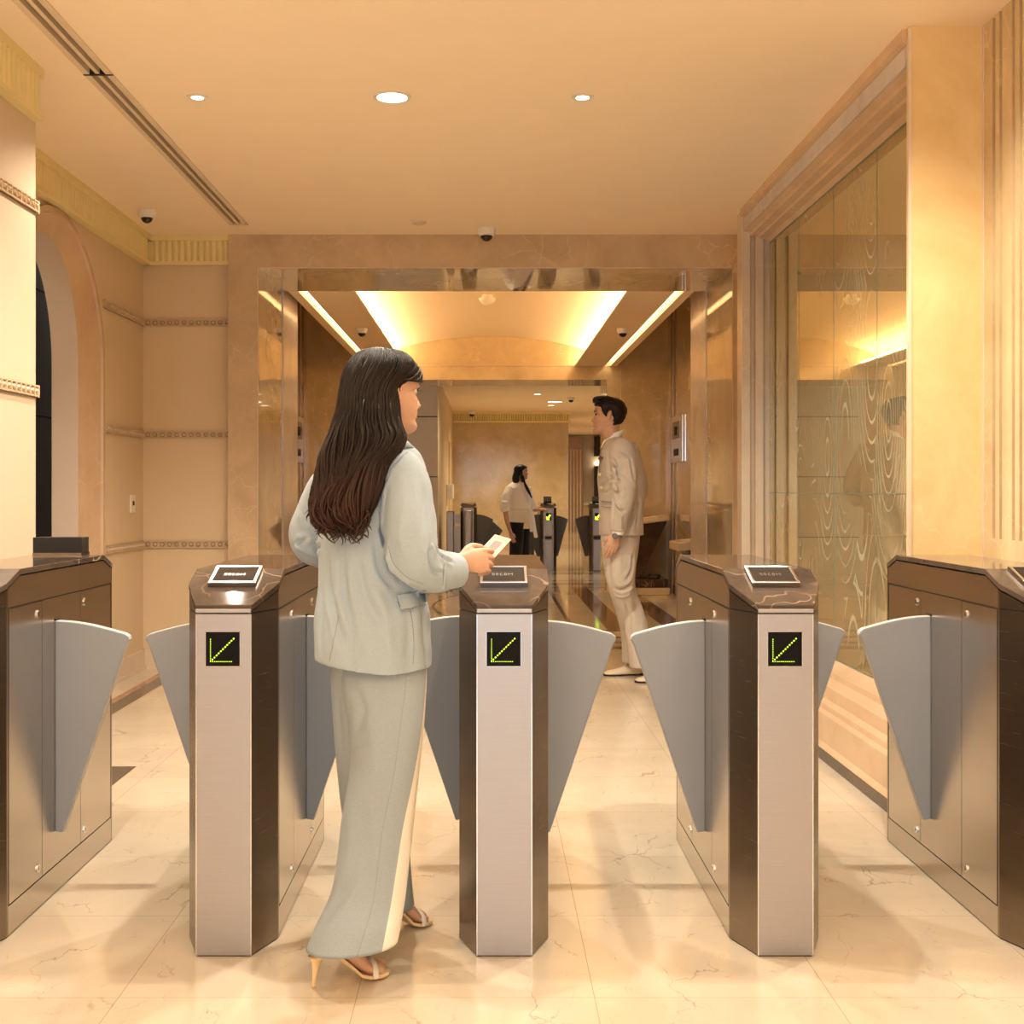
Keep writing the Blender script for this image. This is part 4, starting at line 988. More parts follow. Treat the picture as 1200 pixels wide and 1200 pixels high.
def hand(b, wrist, fwd, back, thumbside, sc=1.0, curl=(0.5, 0.55, 0.6, 0.7), thumb=0.5, spread=0.05, pinch=False):
    """wrist point; fwd to the fingers; back = outward normal of the hand's back; thumbside = direction of the thumb edge"""
    W = Vector(wrist); f = Vector(fwd).normalized(); bk = Vector(back); bk = (bk-f*bk.dot(f)).normalized(); t = Vector(thumbside); t = (t-f*t.dot(f)-bk*t.dot(bk)).normalized()
    def P(a, u, h): return W+(f*a+t*u+bk*h)*sc
    rings = []
    for a, w, h, c in ((-.03, .024, .021, 0), (0, .025, .019, 0), (.02, .031, .017, 0), (.045, .037, .0155, .001), (.07, .039, .0135, .0015), (.085, .038, .0115, .001), (.092, .034, .008, 0)):
        rings.append([P(a, w*cos(2*pi*i/20)*1.0, c+h*sin(2*pi*i/20)) for i in range(20)])
    loft(b, rings)
    L = [(.040, .024, .020), (.045, .028, .021), (.041, .026, .020), (.032, .020, .018)]
    for k in range(4):
        u = .028-.0185*k; base = P(.070 if k else .072, u, .001); tip = P(.088-.003*(k == 3)*2-.002*(k == 0), u, .001)
        ang = 0; d = f; pts = [base, tip]; p = tip; side = t*(spread*(1.5-k))
        r0 = (.0090, .0092, .0088, .0078)[k]; rad = [r0*1.08*sc, r0*1.05*sc]
        for j, l in enumerate(L[k]):
            ang += curl[k]*(1.0, 1.15, 0.8)[j]
            d = (f*cos(ang)-bk*sin(ang)+side).normalized(); p = p+d*(l*sc); pts.append(p); rad.append(r0*(0.95, 0.86, 0.72)[j]*sc)
        tube(b, pts, rad, 12, sub=4)
    # thumb leaves the side of the palm near its base
    p0 = P(.018, .020, -.004); p1 = P(.040, .040, -.010); d = (f*0.85+t*(0.55-0.5*thumb)-bk*(0.35+0.5*thumb)).normalized()
    p2 = p1+d*(.032*sc); d2 = (f*0.98+t*(0.1-0.4*thumb)-bk*(0.25*thumb+.05)).normalized(); p3 = p2+d2*(.026*sc)
    tube(b, [p0, p1, p2, p3], [.0135*sc, .0125*sc, .0105*sc, .0082*sc], 12)
def ell(cx, cy, z, rx, ry, n=64, rot=0.0, ex=1.0, tilt=0.0, fn=None):
    r = []
    for i in range(n):
        a = 2*pi*i/n; c, s = cos(a), sin(a)
        x = rx*abs(c)**ex*(1 if c > 0 else -1); y = ry*abs(s)**ex*(1 if s > 0 else -1)
        if fn: k = 1+fn(a, z); x *= k; y *= k
        x, y = rot2(x, y, rot); r.append(Vector((cx+x, cy+y, z+tilt*x)))
    return r
def pxring(L, Rr, py, D, ry, **kw):
    """ring from its measured left and right extent at depth D"""
    cx = ((L+Rr)/2-VX)*D/F; rx = (Rr-L)/2*D/F
    return ell(cx, D, CZ-(py-VY)*D/F, rx, ry, **kw)
def dense(rows, sub=4):
    out = []; s = list(range(len(rows)))
    for k in range((len(rows)-1)*sub+1): out.append([spl(s, [r[c] for r in rows], k/sub) for c in range(len(rows[0]))])
    return out
# ---------------------------------------------------------------- the woman in pale green, mid-step between two turnstiles
wm = thing('person', 'woman with long dark hair in pale green suit, stepping forward holding out a card', 'person', (-0.31, 3.33, 0))
hd = Head(at(452.5, 507, 3.335), radians(33), radians(2), scale=0.985)
b = MB(); hd.add(b)
neck0 = hd.P(.000, 0, .055); sh = Vector((-0.315, 3.335, 1.385))
tube(b, [hd.P(-.012, 0, .075), hd.P(-.015, 0, .02), Vector((-.272, 3.325, 1.42)), Vector((-.29, 3.33, 1.36))], [(.052, .050), (.048, .048), (.050, .05), (.07, .06)], 24)
# trunk, arms, legs (under the clothes)
rows = dense([(410, 478, 545, 3.34, .07), (395, 490, 575, 3.34, .085), (395, 475, 650, 3.34, .08), (392, 478, 720, 3.33, .09), (405, 480, 775, 3.34, .070), (420, 465, 800, 3.34, .05)])
loft(b, [pxring(r[0], r[1], r[2], r[3], r[4], n=32) for r in rows])
HWR = at(533, 660, 3.285)
tube(b, [at(470, 560, 3.25), at(478, 610, 3.21), at(482, 655, 3.19), at(515, 664, 3.25), HWR], [.045, .042, .036, .033, .024], 16)
tube(b, [at(400, 560, 3.42), at(378, 610, 3.44), at(366, 645, 3.45), at(385, 655, 3.52), at(420, 655, 3.60)], [.045, .040, .034, .030, .024], 16)
tube(b, [at(452, 800, 3.31), at(440, 950, 3.25), at(415, 1060, 3.19), at(398, 1098, 3.150)], [.065, .045, .038, .031], 18)
tube(b, [at(430, 800, 3.38), at(440, 940, 3.45), at(458, 1030, 3.52), at(468, 1053, 3.53)], [.062, .045, .034, .030], 18)
# right hand holding the card
cardc = at(578, 641, 3.452)
fw = Vector((0.90, 0.42, 0.02)); bk = Vector((0.36, -0.90, 0.25)); ts = Vector((0.05, 0.25, 0.95))
tube(b, [at(547, 650, 3.335), at(554, 645, 3.352), at(562, 643, 3.376), at(569.5, 643.5, 3.400)], [.0125, .0115, .0098, .0072], 12)
hand(b, HWR+Vector((0.012, 0.006, 0.004)), fw, bk, ts, sc=0.90, curl=(0.58, 0.74, 0.82, 0.86), thumb=0.45)
hand(b, at(424, 655, 3.61), (0.5, 0.85, -0.1), (0.1, 0.2, 1), (1, -0.5, 0), sc=0.9)
# feet
def foot(b, heel, toe, hh):
    H = Vector(heel); T = Vector(toe); d = T-H; d.z = 0; L = d.length; d.normalize(); s = Vector((-d.y, d.x, 0))
    def P(a, u, z): return H+d*(a*L)+s*u+Vector((0, 0, z-H.z))
    tube(b, [P(.34, 0, hh+.060), P(.22, 0, hh+.030)], [.026, .026], 14)
    pr = [(.03, hh+.020, .021, .021), (.18, hh+.028, .026, .030), (.38, hh*.80+.030, .030, .027), (.58, hh*.36+.026, .035, .021), (.74, .030, .038, .016), (.84, .025, .037, .012)]
    tube(b, [P(a, 0, z) for a, z, w, h in pr], [(h, w) for a, z, w, h in pr], 18, up=(0, 0, 1))
    for k in range(5):
        u = .027-.0135*k; r = (.0115, .0088, .0084, .008, .0078)[k]; e = (1.04, 1.03, .99, .95, .90)[k]
        tube(b, [P(.80, u*.9, .024), P(.92-.01*k, u, .026), P(e, u*1.02, .018)], [r*.9, r, r*.8], 10)
def sandal(parent, heel, toe, hh):
    H = Vector(heel); T = Vector(toe); d = T-H; d.z = 0; L = d.length; d.normalize(); s = Vector((-d.y, d.x, 0))
    def P(a, u, z): return H+d*(a*L)+s*u+Vector((0, 0, z-H.z))
    b = MB(); rings = []
    for a, z, w in ((-.06, hh-.002, .012), (-.03, hh, .024), (.10, hh+.002, .029), (.28, hh*.88, .029), (.45, hh*.55, .030), (.60, hh*.22, .036), (.72, .012, .041), (.88, .010, .041), (1.0, .011, .034), (1.06, .012, .018)):
        t = .006 if a < .6 else .005
        rings.append([P(a, w, z+t), P(a, -w, z+t), P(a, -w*.95, z-t), P(a, w*.95, z-t)])
    loft(b, rings); sd = b.build('sandal', M['shoe_gold'], parent, smooth=False); 
    m = sd.modifiers.new('round', 'BEVEL'); m.width = .003; m.segments = 2
    b = MB(); tube(b, [P(-.01, 0, hh-.004), P(-.015, 0, hh*.72), P(-.035, 0, hh*.35), P(-.045, 0, .004)], [(.021, .021), (.011, .011), (.0065, .0065), (.005, .005)], 12, endcap=False); b.build('stiletto_heel', M['shoe_gold'], sd, smooth=True)
    b = MB(); pts = []
    for k in range(9):
        a = pi*k/8; pts.append(P(.80+.02*cos(a), .043*cos(a), .012+.036*sin(a)))
    tube(b, pts, [(.0025, .008)]*9, 8, up=(0, 0, 1)); b.build('toe_strap', M['cream'], sd, smooth=True)
nh, nt_ = Vector((-0.428, 3.108, 0)), Vector((-0.268, 3.200, 0))
fh, ft_ = Vector((-0.305, 3.475, 0)), Vector((-0.178, 3.580, 0))
foot(b, nh, nt_, .085); foot(b, fh, ft_, .085)
body = b.build('body', M['skin'], wm); remesh(body, .0026, 3, .45)
sandal(wm, nh, nt_, .085); sandal(wm, fh, ft_, .085)
hd.face_parts(body, M['hair'])
b = MB(); rp = hand  # ring
rc = at(566.0, 662.0, 3.36); b.lathe((rc.x, rc.y, rc.z), [(.0085, -.0015), (.0102, -.0015), (.0102, .0015), (.0085, .0015)], 18); b.lathe((rc.x+.006, rc.y-.008, rc.z), [(.001, -.003), (.003, 0), (.001, .003)], 8); b.build('ring', M['silver'], wm)
# ---- jacket: trunk and two sleeves grown into one cloth surface
def jf(a, z):
    k = 0
    k += .045*exp(-((z-1.02)/.16)**2)*sin(3*a+1.2+z*5)
    k += .030*sin(8*a+z*7)*exp(-((z-.95)/.2)**2)
    k += -.05*exp(-((a-4.30-(1.1-z)*.5)/.07)**2)*(1 if .78 < z < 1.25 else 0)
    return k
b = MB()
rows = dense([  # left px, right px, y, depth, half depth, tilt
    (438, 474, 516, 3.34, .045), (425, 482, 522, 3.34, .060), (398, 492, 534, 3.335, .080), (381, 499, 552, 3.335, .098), (374, 502, 580, 3.335, .110), (374, 498, 620, 3.335, .112), (374, 490, 660, 3.33, .108),
    (374, 494, 690, 3.33, .112), (373, 502, 720, 3.33, .122), (371, 504, 750, 3.33, .130), (370, 505, 778, 3.33, .135), (370.5, 505, 781, 3.33, .134)], 5)
rings = []
for r in rows:
    rg = pxring(r[0], r[1], r[2], r[3], r[4], n=96, fn=jf, ex=0.92)
    rings.append(rg)
# tilt the hem: lower towards the right-front
for rg, r in zip(rings, rows):
    q = max(0, (r[2]-700)/81)
    for p in rg:
        u = (p.x+.455)/.30; p.z += q*(.022-.034*min(1, u*1.5) + .010*max(0, u-.6)/.4)
loft(b, rings)
# right sleeve
tube(b, [at(468, 541, 3.285), at(476, 560, 3.25), at(479, 600, 3.215), at(482, 638, 3.195), at(490, 661, 3.195), at(512, 669, 3.24), at(524, 669, 3.268), at(535, 668, 3.292)],
     [(.045, .042), (.058, .058), (.064, .066), (.064, .066), (.058, .060), (.054, .054), (.050, .050), (.049, .047)], 32, sub=6, endcap=False)
tube(b, [at(483, 655, 3.185), at(500, 676, 3.205), at(518, 681, 3.25)], [.045, .034, .026], 20)
# left sleeve
tube(b, [at(398, 548, 3.38), at(384, 570, 3.42), at(372, 600, 3.44), at(364, 628, 3.45), at(372, 642, 3.47), at(392, 648, 3.52), at(420, 652, 3.58)],
     [(.04, .04), (.052, .052), (.056, .056), (.057, .057), (.052, .054), (.046, .046), (.042, .042)], 32, sub=6, endcap=False)
# folds at the bent elbows
for (p0, p1, r) in (((507, 640, 3.155), (520, 690, 3.205), .009), ((500, 637, 3.15), (489, 670, 3.15), .008), ((452, 560, 3.225), (449, 620, 3.215), .010), ((458, 650, 3.205), (478, 684, 3.16), .009), ((347, 640, 3.40), (376, 652, 3.42), .010), ((350, 628, 3.395), (372, 634, 3.40), .008), ((526, 648, 3.24), (530, 686, 3.25), .007)):
    a_, c_ = at(*p0), at(*p1); tube(b, [a_, (a_+c_)/2+Vector((0, -.004, 0)), c_], [r*.5, r, r*.5], 10)
jk = b.build('jacket', M['sage'], wm); remesh(jk, .0040, 4, .5); crumple(jk, .016, .13); bake(jk)
press_folds(jk, [
    ([(452, 556), (447, 585), (447, 612), (451, 636), (458, 660), (468, 680)], -.013, .0065),
    ([(478, 530), (466, 540), (457, 553), (452, 572)], -.004, .004),
    ([(505, 640), (503, 654), (508, 668), (518, 673)], -.008, .006), ([(510, 642), (520, 654), (531, 659)], -.006, .005),
    ([(455, 632), (458, 655), (468, 674), (490, 684)], .007, .007), ([(472, 600), (470, 630), (476, 655)], .004, .010), ([(493, 560), (497, 600), (495, 632)], -.004, .009),
    ([(519, 650), (520, 668), (519, 686)], -.003, .003),
    ([(348, 655), (362, 648), (376, 640)], -.009, .006), ([(345, 640), (358, 632), (376, 628)], -.006, .006), ([(350, 600), (360, 618), (375, 622)], .005, .010), ([(362, 585), (368, 605), (378, 615)], -.005, .007),
    ([(384, 642), (387, 690), (396, 728), (404, 760)], -.008, .010), ([(395, 645), (398, 690), (400, 730)], .006, .010), ([(418, 652), (426, 690), (438, 718), (450, 728)], -.008, .013), ([(408, 650), (414, 700), (424, 745), (430, 775)], .006, .014), ([(440, 690), (452, 730), (458, 775)], .004, .014), ([(476, 700), (480, 740), (478, 775)], -.004, .012), ([(378, 690), (377, 730), (376, 765)], -.004, .008),
    ([(440, 640), (446, 670), (462, 690)], -.006, .007)])
jbv = bvh_of(jk)
# collar stand under the hair, pocket flap, buttons, cuff hem, centre back seam
b = MB(); rg = []
for (L, Rr, y, D, ry) in ((436, 470, 510, 3.335, .052), (432, 477, 516, 3.335, .060), (424, 486, 525, 3.335, .075)): rg.append(pxring(L, Rr, y, D, ry, n=48))
inn = [[p+(c-p)*.06 for p in r] for r in rg for c in [sum(r, Vector())/len(r)]]
loft(b, rg+inn[::-1], caps=False); b.build('collar', M['sage'], jk, smooth=True)
def patch(b, grid, th):
    """grid: rows of points; thick sheet pushed towards the camera"""
    nr, nc = len(grid), len(grid[0]); A = [p for r in grid for p in r]; B_ = [p+Vector((0, -th, 0)) for p in A]
    f = []
    for i in range(nr-1):
        for j in range(nc-1): q = (i*nc+j, i*nc+j+1, (i+1)*nc+j+1, (i+1)*nc+j); f.append(q[::-1]); f.append(tuple(k+nr*nc for k in q))
    edge = [j for j in range(nc)]+[i*nc+nc-1 for i in range(1, nr)]+[(nr-1)*nc+j for j in range(nc-2, -1, -1)]+[i*nc for i in range(nr-2, 0, -1)]
    for a_, c_ in zip(edge, edge[1:]+edge[:1]): f.append((a_, c_, c_+nr*nc, a_+nr*nc))
    b.add(A+B_, f)
def surfD(px, L, Rr, D, ry, off=0.004):
    t = (px-(L+Rr)/2)/((Rr-L)/2); t = max(-1, min(1, t)); return D-ry*sqrt(max(0, 1-abs(t)**2.2))-off
b = MB(); g = []
for i in range(7):
    q = i/6; row = []
    for j in range(13):
        u = j/12; px = 466+u*34.5+q*1.5; py = 697-u*5+q*(15+2*(1-u))
        if j == 0: px += 6*q*q
        hh_ = on_surface(jbv, min(px, 500), py) or at(px, py, 3.25); row.append(hh_+Vector((0, -.006-q*.012, 0)))
    g.append(row)
patch(b, g, .005); b.build('pocket_flap', M['sage'], jk, smooth=False, bevel=.002)
b = MB()
for k in range(4):
    c = at(523+5.5*k, 692-1.2*k, 3.262+.012*k); tube(b, [c, c+Vector((.001, -.003, -.003))], [.0052, .0048], 12)
b.build('sleeve_buttons', M['button'], jk, smooth=True)
def seam(name, pts, parent, r=.0013, mat='seamline'):
    b = MB(); tube(b, pts, [r]*len(pts), 6, sub=5); return b.build(name, M[mat], parent, smooth=True)
def jline(name, pl, ry=0, r=.0011):
    return surf_line(name, jk, jbv, pl, r, M['seamline'])
jline('back_seam', [(397, 722), (391, 750), (386, 774)])
jline('pocket_line', [(466, 697), (485, 694), (500, 692)], r=.0009); jline('pocket_line', [(466, 698), (469, 711), (480, 713), (500, 708)], r=.0012)
jline('armhole_seam', [(477, 530), (465, 541), (456, 553), (451, 572), (448, 600)]); jline('cuff_seam', [(519, 650), (520, 668), (519, 686)]); jline('sleeve_seam', [(455, 640), (461, 660), (474, 674), (496, 684)])
jline('side_seam', [(481, 716), (484, 735), (485, 760), (484, 778)], ry=.125)
# ---- trousers: two wide legs with a cream side stripe
tr = MB(); NA = 72
def leg(rows, stripe, mats_=(0, 1, 2)):
    rows = dense(rows, 6); rings = []; NN = len(rows)
    # columns: cream from -ts to +0.9 rad at the right edge
    cols = []
    for k in range(NN):
        L, Rr, y, D, ry, ts_, sm = rows[k]; cx = ((L+Rr)/2-VX)*D/F; rx = (Rr-L)/2*D/F; z = CZ-(y-VY)*D/F
        ang = []
        ts_ = max(.04, min(1.2, ts_))
        for i in range(10): ang.append(-ts_+(ts_+.8)*i/10)          # stripe
        for i in range(40): ang.append(.8+(2*pi-.8-sm-.8+.8-.02)*i/40*1.0)  # round the far side to the seam
        end = ang[-1]; s0 = 2*pi-sm
        ang = ang[:10]+[.8+(s0-.8)*i/40 for i in range(40)]+[s0, s0+.018]+[s0+.018+((2*pi-ts_)-(s0+.018))*i/12 for i in range(1, 12)]
        r = []
        for i, a in enumerate(ang):
            fold = .05*sin(2*a+y*.012)*exp(-((y-950)/140)**2)+.035*sin(5*a+y*.02)*exp(-((y-900)/120)**2)+.03*exp(-((a-4.2)/.35)**2)*sin(y*.05)*exp(-((y-860)/60)**2)
            if stripe and (i <= 10): fold = 0
            kk = 1+fold*(1 if 3.3 < a < 5.9 else .2)-(.012 if 50 <= i <= 51 else 0)
            r.append(Vector((cx+rx*cos(a)*1.0, D+ry*sin(a)*kk, z+.010*cos(a)*max(0, min(1, (y-1050)/60)))))
        rings.append(r)
    n = len(rings[0]); v = [p for r in rings for p in r]; base = len(tr.v)
    # inner wall makes the open hem
    tr.v += [tuple(p) for p in v]
    for k in range(NN-1):
        for i in range(n):
            j = (i+1) % n; tr.f.append((base+k*n+i, base+(k+1)*n+i, base+(k+1)*n+j, base+k*n+j))
            tr.mi.append(mats_[1] if (stripe and i < 10) else (mats_[2] if i == 50 else mats_[0]))
    last = base+(NN-1)*n; c = sum(rings[-1], Vector())/n; nb = len(tr.v)
    tr.v += [tuple(p+(c-p)*.05+Vector((0, 0, .001))) for p in rings[-1]]; c6 = sum(rings[-6], Vector())/n; tr.v += [tuple(p+(c6-p)*.09) for p in rings[-6]]
    for q in ((last, nb), (nb, nb+n)):
        for i in range(n): j = (i+1) % n; tr.f.append((q[0]+i, q[1]+i, q[1]+j, q[0]+j)); tr.mi.append(mats_[1] if (stripe and i < 10) else mats_[0])
    tr.f.append(tuple(base+i for i in range(n))[::-1]); tr.mi.append(mats_[0])
leg([(402, 500, 760, 3.33, .085, .08, 1.0), (400, 500, 800, 3.315, .098, .18, 1.0), (408, 497, 850, 3.285, .098, .30, 1.15), (410, 492, 900, 3.265, .092, .50, 1.25), (401, 486, 955, 3.245, .088, .72, 1.36), (395, 480.5, 1005, 3.22, .088, .80, 1.38), (388, 476, 1045, 3.195, .09, .84, 1.38), (371, 471, 1080, 3.150, .092, .82, 1.38), (359, 466.5, 1107, 3.125, .095, .80, 1.40)], True)
leg([(388, 470, 760, 3.37, .11, .1, 1.0), (388, 468, 800, 3.375, .10, .1, 1.0), (391, 470, 850, 3.39, .09, .1, 1.2), (395, 475, 900, 3.41, .08, .1, 1.2), (402, 479, 960, 3.45, .078, .1, 1.2), (415, 481, 1010, 3.49, .078, .1, 1.2), (432, 485.5, 1062, 3.535, .080, .1, 1.2)], False, (0, 0, 0))
for i, vv in enumerate(tr.v):
    pass
tro = tr.build('trousers', mats=[M['sage_trouser'], M['cream'], M['seamline']], parent=wm, smooth=True)
press_folds(tro, [([(409, 800), (422, 815), (426, 835), (417, 855)], -.008, .010), ([(411, 880), (422, 874), (436, 876)], -.007, .009), ([(414, 892), (424, 893), (432, 884)], .006, .009), ([(409, 900), (405, 930), (403, 955)], -.006, .009),
    ([(376, 1085), (395, 1060), (414, 1030)], -.007, .011), ([(390, 1088), (410, 1060), (424, 1035)], .005, .012), ([(434, 820), (440, 900), (434, 980)], .005, .016), ([(420, 930), (422, 980), (412, 1030)], -.004, .014), ([(395, 800), (398, 850), (402, 890)], -.005, .009)], .4)
# ---- card
card = thing('access_card', 'cream printed card with a small brown picture, held out by the woman in pale green', 'card', cardc)
e1 = Vector((.0430, -.028, -.0118)).normalized()*.056; A_ = at(580, 626.5, 3.475)
e2 = Vector((-.046, -.050, -.046)); e2 = (e2-e1*(e2.dot(e1)/e1.length_squared)).normalized()*.086; nn = e1.cross(e2).normalized()
if nn.y > 0: nn = -nn
def cq(b, u0, u1, v0, v1, h0, h1):
    p = [A_+e1*u+e2*v_+nn*h for h in (h0, h1) for u, v_ in ((u0, v0), (u1, v0), (u1, v1), (u0, v1))]
    b.add(p, [(0,3,2,1),(4,5,6,7),(0,1,5,4),(1,2,6,5),(2,3,7,6),(3,0,4,7)])
M['card'] = plain('cream_card', (0.46, 0.31, 0.18), 0.35, var=0.03); M['card_pic'] = plain('brown_print', (0.15, 0.08, 0.055), 0.4, var=0.35, vscale=90); M['card_txt'] = plain('card_print', (0.24, 0.17, 0.15), 0.4, var=0.1)
b = MB(); cq(b, 0, 1, 0, 1, 0, .0009); b.build('card_base', M['card'], card)
b = MB(); cq(b, .28, .74, .26, .66, .0009, .0012); b.build('picture', M['card_pic'], card)
b = MB()
for v0 in (.08, .14): cq(b, .12, .9, v0, v0+.03, .0009, .0011)
for v0 in (.72, .78): cq(b, .3, .7, v0, v0+.02, .0009, .0011)
b.build('printed_lines', M['card_txt'], card)
# ---- hair: a shaped mass with many locks combed over it
hr = [  # left, right, y, depth, half depth
    (433, 456, 408, 3.315, .030), (423, 470, 411.5, 3.315, .055), (415, 480, 418, 3.312, .074), (408, 485, 428, 3.308, .086), (403, 480, 439, 3.304, .092), (401, 472, 449, 3.300, .095), (399, 466, 461, 3.292, .096),
    (396, 467, 480, 3.280, .094), (391, 469, 497, 3.270, .086), (386, 474, 512, 3.255, .080), (382, 467, 527, 3.238, .070), (378, 453, 542, 3.226, .058), (374, 445, 562, 3.216, .047), (370, 437, 580, 3.210, .042), (369, 430, 596, 3.207, .037), (373, 426, 609, 3.205, .032), (382, 420, 619, 3.205, .024), (394, 412, 625, 3.207, .012)]
HR = dense(hr, 5)
def hsurf(t, a, out=0.0):
    k = max(0, min(len(HR)-1.001, t*(len(HR)-1))); i = int(k); q = k-i
    r = [HR[i][c]*(1-q)+HR[i+1][c]*q for c in range(5)]
    L, Rr, y, D, ry = r; cx = ((L+Rr)/2-VX)*D/F; rx = (Rr-L)/2*D/F; z = CZ-(y-VY)*D/F
    g = .02*sin(9*a+t*6)+.012*sin(17*a-t*5)
    wv = max(0, t-.5)*.34*sin(5*a+t*24)+max(0, t-.6)*.2*sin(9*a-t*31)
    return Vector((cx+(rx*(1+g*.6+wv*.4)+out)*cos(a), D+(ry*(1+g+wv)+out)*sin(a), z))
b = MB(); loft(b, [[hsurf(k/90, 2*pi*i/96, -.003) for i in range(96)] for k in range(91)])
rnd = random.Random(5)
for i in range(620):
    a0 = rnd.uniform(pi*.86, 2*pi*1.03) if i < 520 else rnd.uniform(0.1, pi*.86)
    t0 = rnd.choice([rnd.uniform(.02, .14), rnd.uniform(.05, .5)]); t1 = min(1.0, rnd.uniform(.72, 1.06)); 
    n = 16; ph = (a0*3.0)+rnd.uniform(-.5, .5); fq = rnd.uniform(17, 20); amp = rnd.uniform(.25, .50); pts = []; rad = []
    r0 = rnd.uniform(.0012, .0030); lift = rnd.uniform(0, .0035); dr = rnd.uniform(-.18, .18)
    for k in range(n+1):
        q = k/n; t = t0+(t1-t0)*q; w = max(0, t-.45)/.55
        a = a0+dr*t+amp*w*sin(fq*t+ph)
        p = hsurf(t, a, lift+w*.012*(1+sin(fq*t+ph+1.5)))
        if t > 1: p.z -= (t-1)*.1
        pts.append(p); rad.append(max(.0004, r0*(1-.75*q**3)*(min(1, q*6+.25))))
    tube(b, pts, rad, 5, sub=1, endcap=False)
for i in range(70):  # heavier waved locks over the lower half
    a0 = rnd.uniform(pi*1.0, 2*pi*1.02); t0 = rnd.uniform(.38, .62); t1 = rnd.uniform(.86, 1.05); ph = a0*2.2+rnd.uniform(-.6, .6); pts = []; rad = []; n = 22; R1 = rnd.uniform(.006, .011); sg = rnd.choice([-1, 1])
    for k in range(n+1):
        q = k/n; t = t0+(t1-t0)*q; p = hsurf(min(t, .985), a0, .001+.006*q)
        w = q**.7; p = p+Vector((w*.017*sin(17*t+ph)+sg*.018*max(0, q-.8)/.2, -w*.012*(1+cos(17*t+ph)), -max(0, t-.985)*.35+.010*max(0, q-.85)/.15))
        pts.append(p); rad.append((max(.0008, R1*sin(pi*min(1, .12+q*.9))**.8), max(.0006, R1*.55*sin(pi*min(1, .12+q*.9))**.8)))
    tube(b, pts, rad, 7, sub=1, endcap=False)
for i in range(90):  # loose curling ends
    a0 = rnd.uniform(pi*1.02, pi*1.98); u_ = rnd.uniform(-1, 1); q0 = at(402+28*u_, rnd.uniform(594, 622-16*u_*u_), 3.165+rnd.uniform(0, .02)); R1 = rnd.uniform(.007, .014); ph = rnd.uniform(0, 6.28); s = rnd.choice([-1, 1]); pts = []
    for k in range(14):
        q = k/13; pts.append(q0+Vector((s*R1*sin(q*4.2+ph)*(.4+q), -.004*q, -.045*q+R1*.5*cos(q*4.2+ph))))
    tube(b, pts, [.0048*(1-.85*k/13) for k in range(14)], 5, sub=1, endcap=False)
for i in range(26):  # hair sweeping forward over the temple
    z = .165+rnd.uniform(-.02, .03); pts = []
    th0 = -rnd.uniform(.55, .9)
    for k in range(10):
        q = k/9; th = th0-q*1.0; zz = min(.219, max(.140, .198-.004*i*.6+.0*q-(.055+.001*i)*q**1.5)); pts.append(hd.S(zz, th, .008+.003*sin(q*3)))
    tube(b, pts, [.0035]*10, 6, sub=1, endcap=False)
b.build('hair', M['hair'], wm, smooth=True)
# scalp cap (hair roots towards the forehead)
b = MB(); rings = []
for k in range(13):
    q = k/12; row = []
    for i in range(60):
        th = 2*pi*i/60; c = cos(th); lo = .168 if c > .55 else (.15 if c > .3 else .128); lo = .128+(.172-.128)*max(0, min(1, (c-.12)/.5)); zz = lo+(.2222-lo)*q; row.append(hd.S(zz, th, .009*(1 if q > 0 else .2)))
    rings.append(row)
loft(b, rings); b.build('hair_cap', M['hair'], wm, smooth=True)
# ---------------------------------------------------------------- the man in the sand suit, walking to the left
mn = thing('person', 'man with dark hair in a sand coloured suit, walking left beyond the turnstiles', 'person', (0.9, 8.25, 0))
MD = 8.25
mh = Head(at(712, 508.5, MD), radians(176), radians(-2), scale=1.06, male=True)
b = MB(); mh.add(b)
tube(b, [mh.P(-.015, 0, .075), mh.P(-.02, 0, .01), at(722, 523, MD), at(726, 535, MD)], [.062, .060, .062, .08], 24)
rows = dense([(712, 742, 525, MD, .14), (708, 746, 550, MD, .17), (709, 746, 590, MD, .15), (710, 744, 630, MD, .15), (712, 742, 655, MD, .12)], 4)
loft(b, [pxring(r[0], r[1], r[2], r[3], r[4], n=32) for r in rows])
wr = at(723, 622, 7.98)
tube(b, [at(731, 527, 8.05), at(733, 560, 8.0), at(732, 580, 7.97), at(726, 610, 7.96), wr], [.06, .052, .045, .036, .028], 16)
hand(b, wr+Vector((-.005, 0, -.02)), (-.28, 0, -.95), (0.1, -1, 0), (-1, 0, .25), sc=1.02, curl=(.28, .3, .34, .4), thumb=.3)
tube(b, [at(731, 527, 8.45), at(741, 555, 8.52), at(748, 577, 8.52), at(742, 590, 8.45)], [.06, .050, .044, .03], 16)
tube(b, [at(728, 645, 8.15), at(726, 690, 8.13), at(733, 740, 8.28), at(739, 772, 8.37)], [.055, .034, .027, .032], 16)
tube(b, [at(730, 645, 8.35), at(734, 690, 8.30), at(741, 740, 8.15), at(749, 780, 8.10)], [.055, .034, .027, .032], 16)
mb_ = b.build('body', M['skin2'], mn); remesh(mb_, .0042, 2, .4)
mh.face_parts(mb_, M['hair_m'], False)
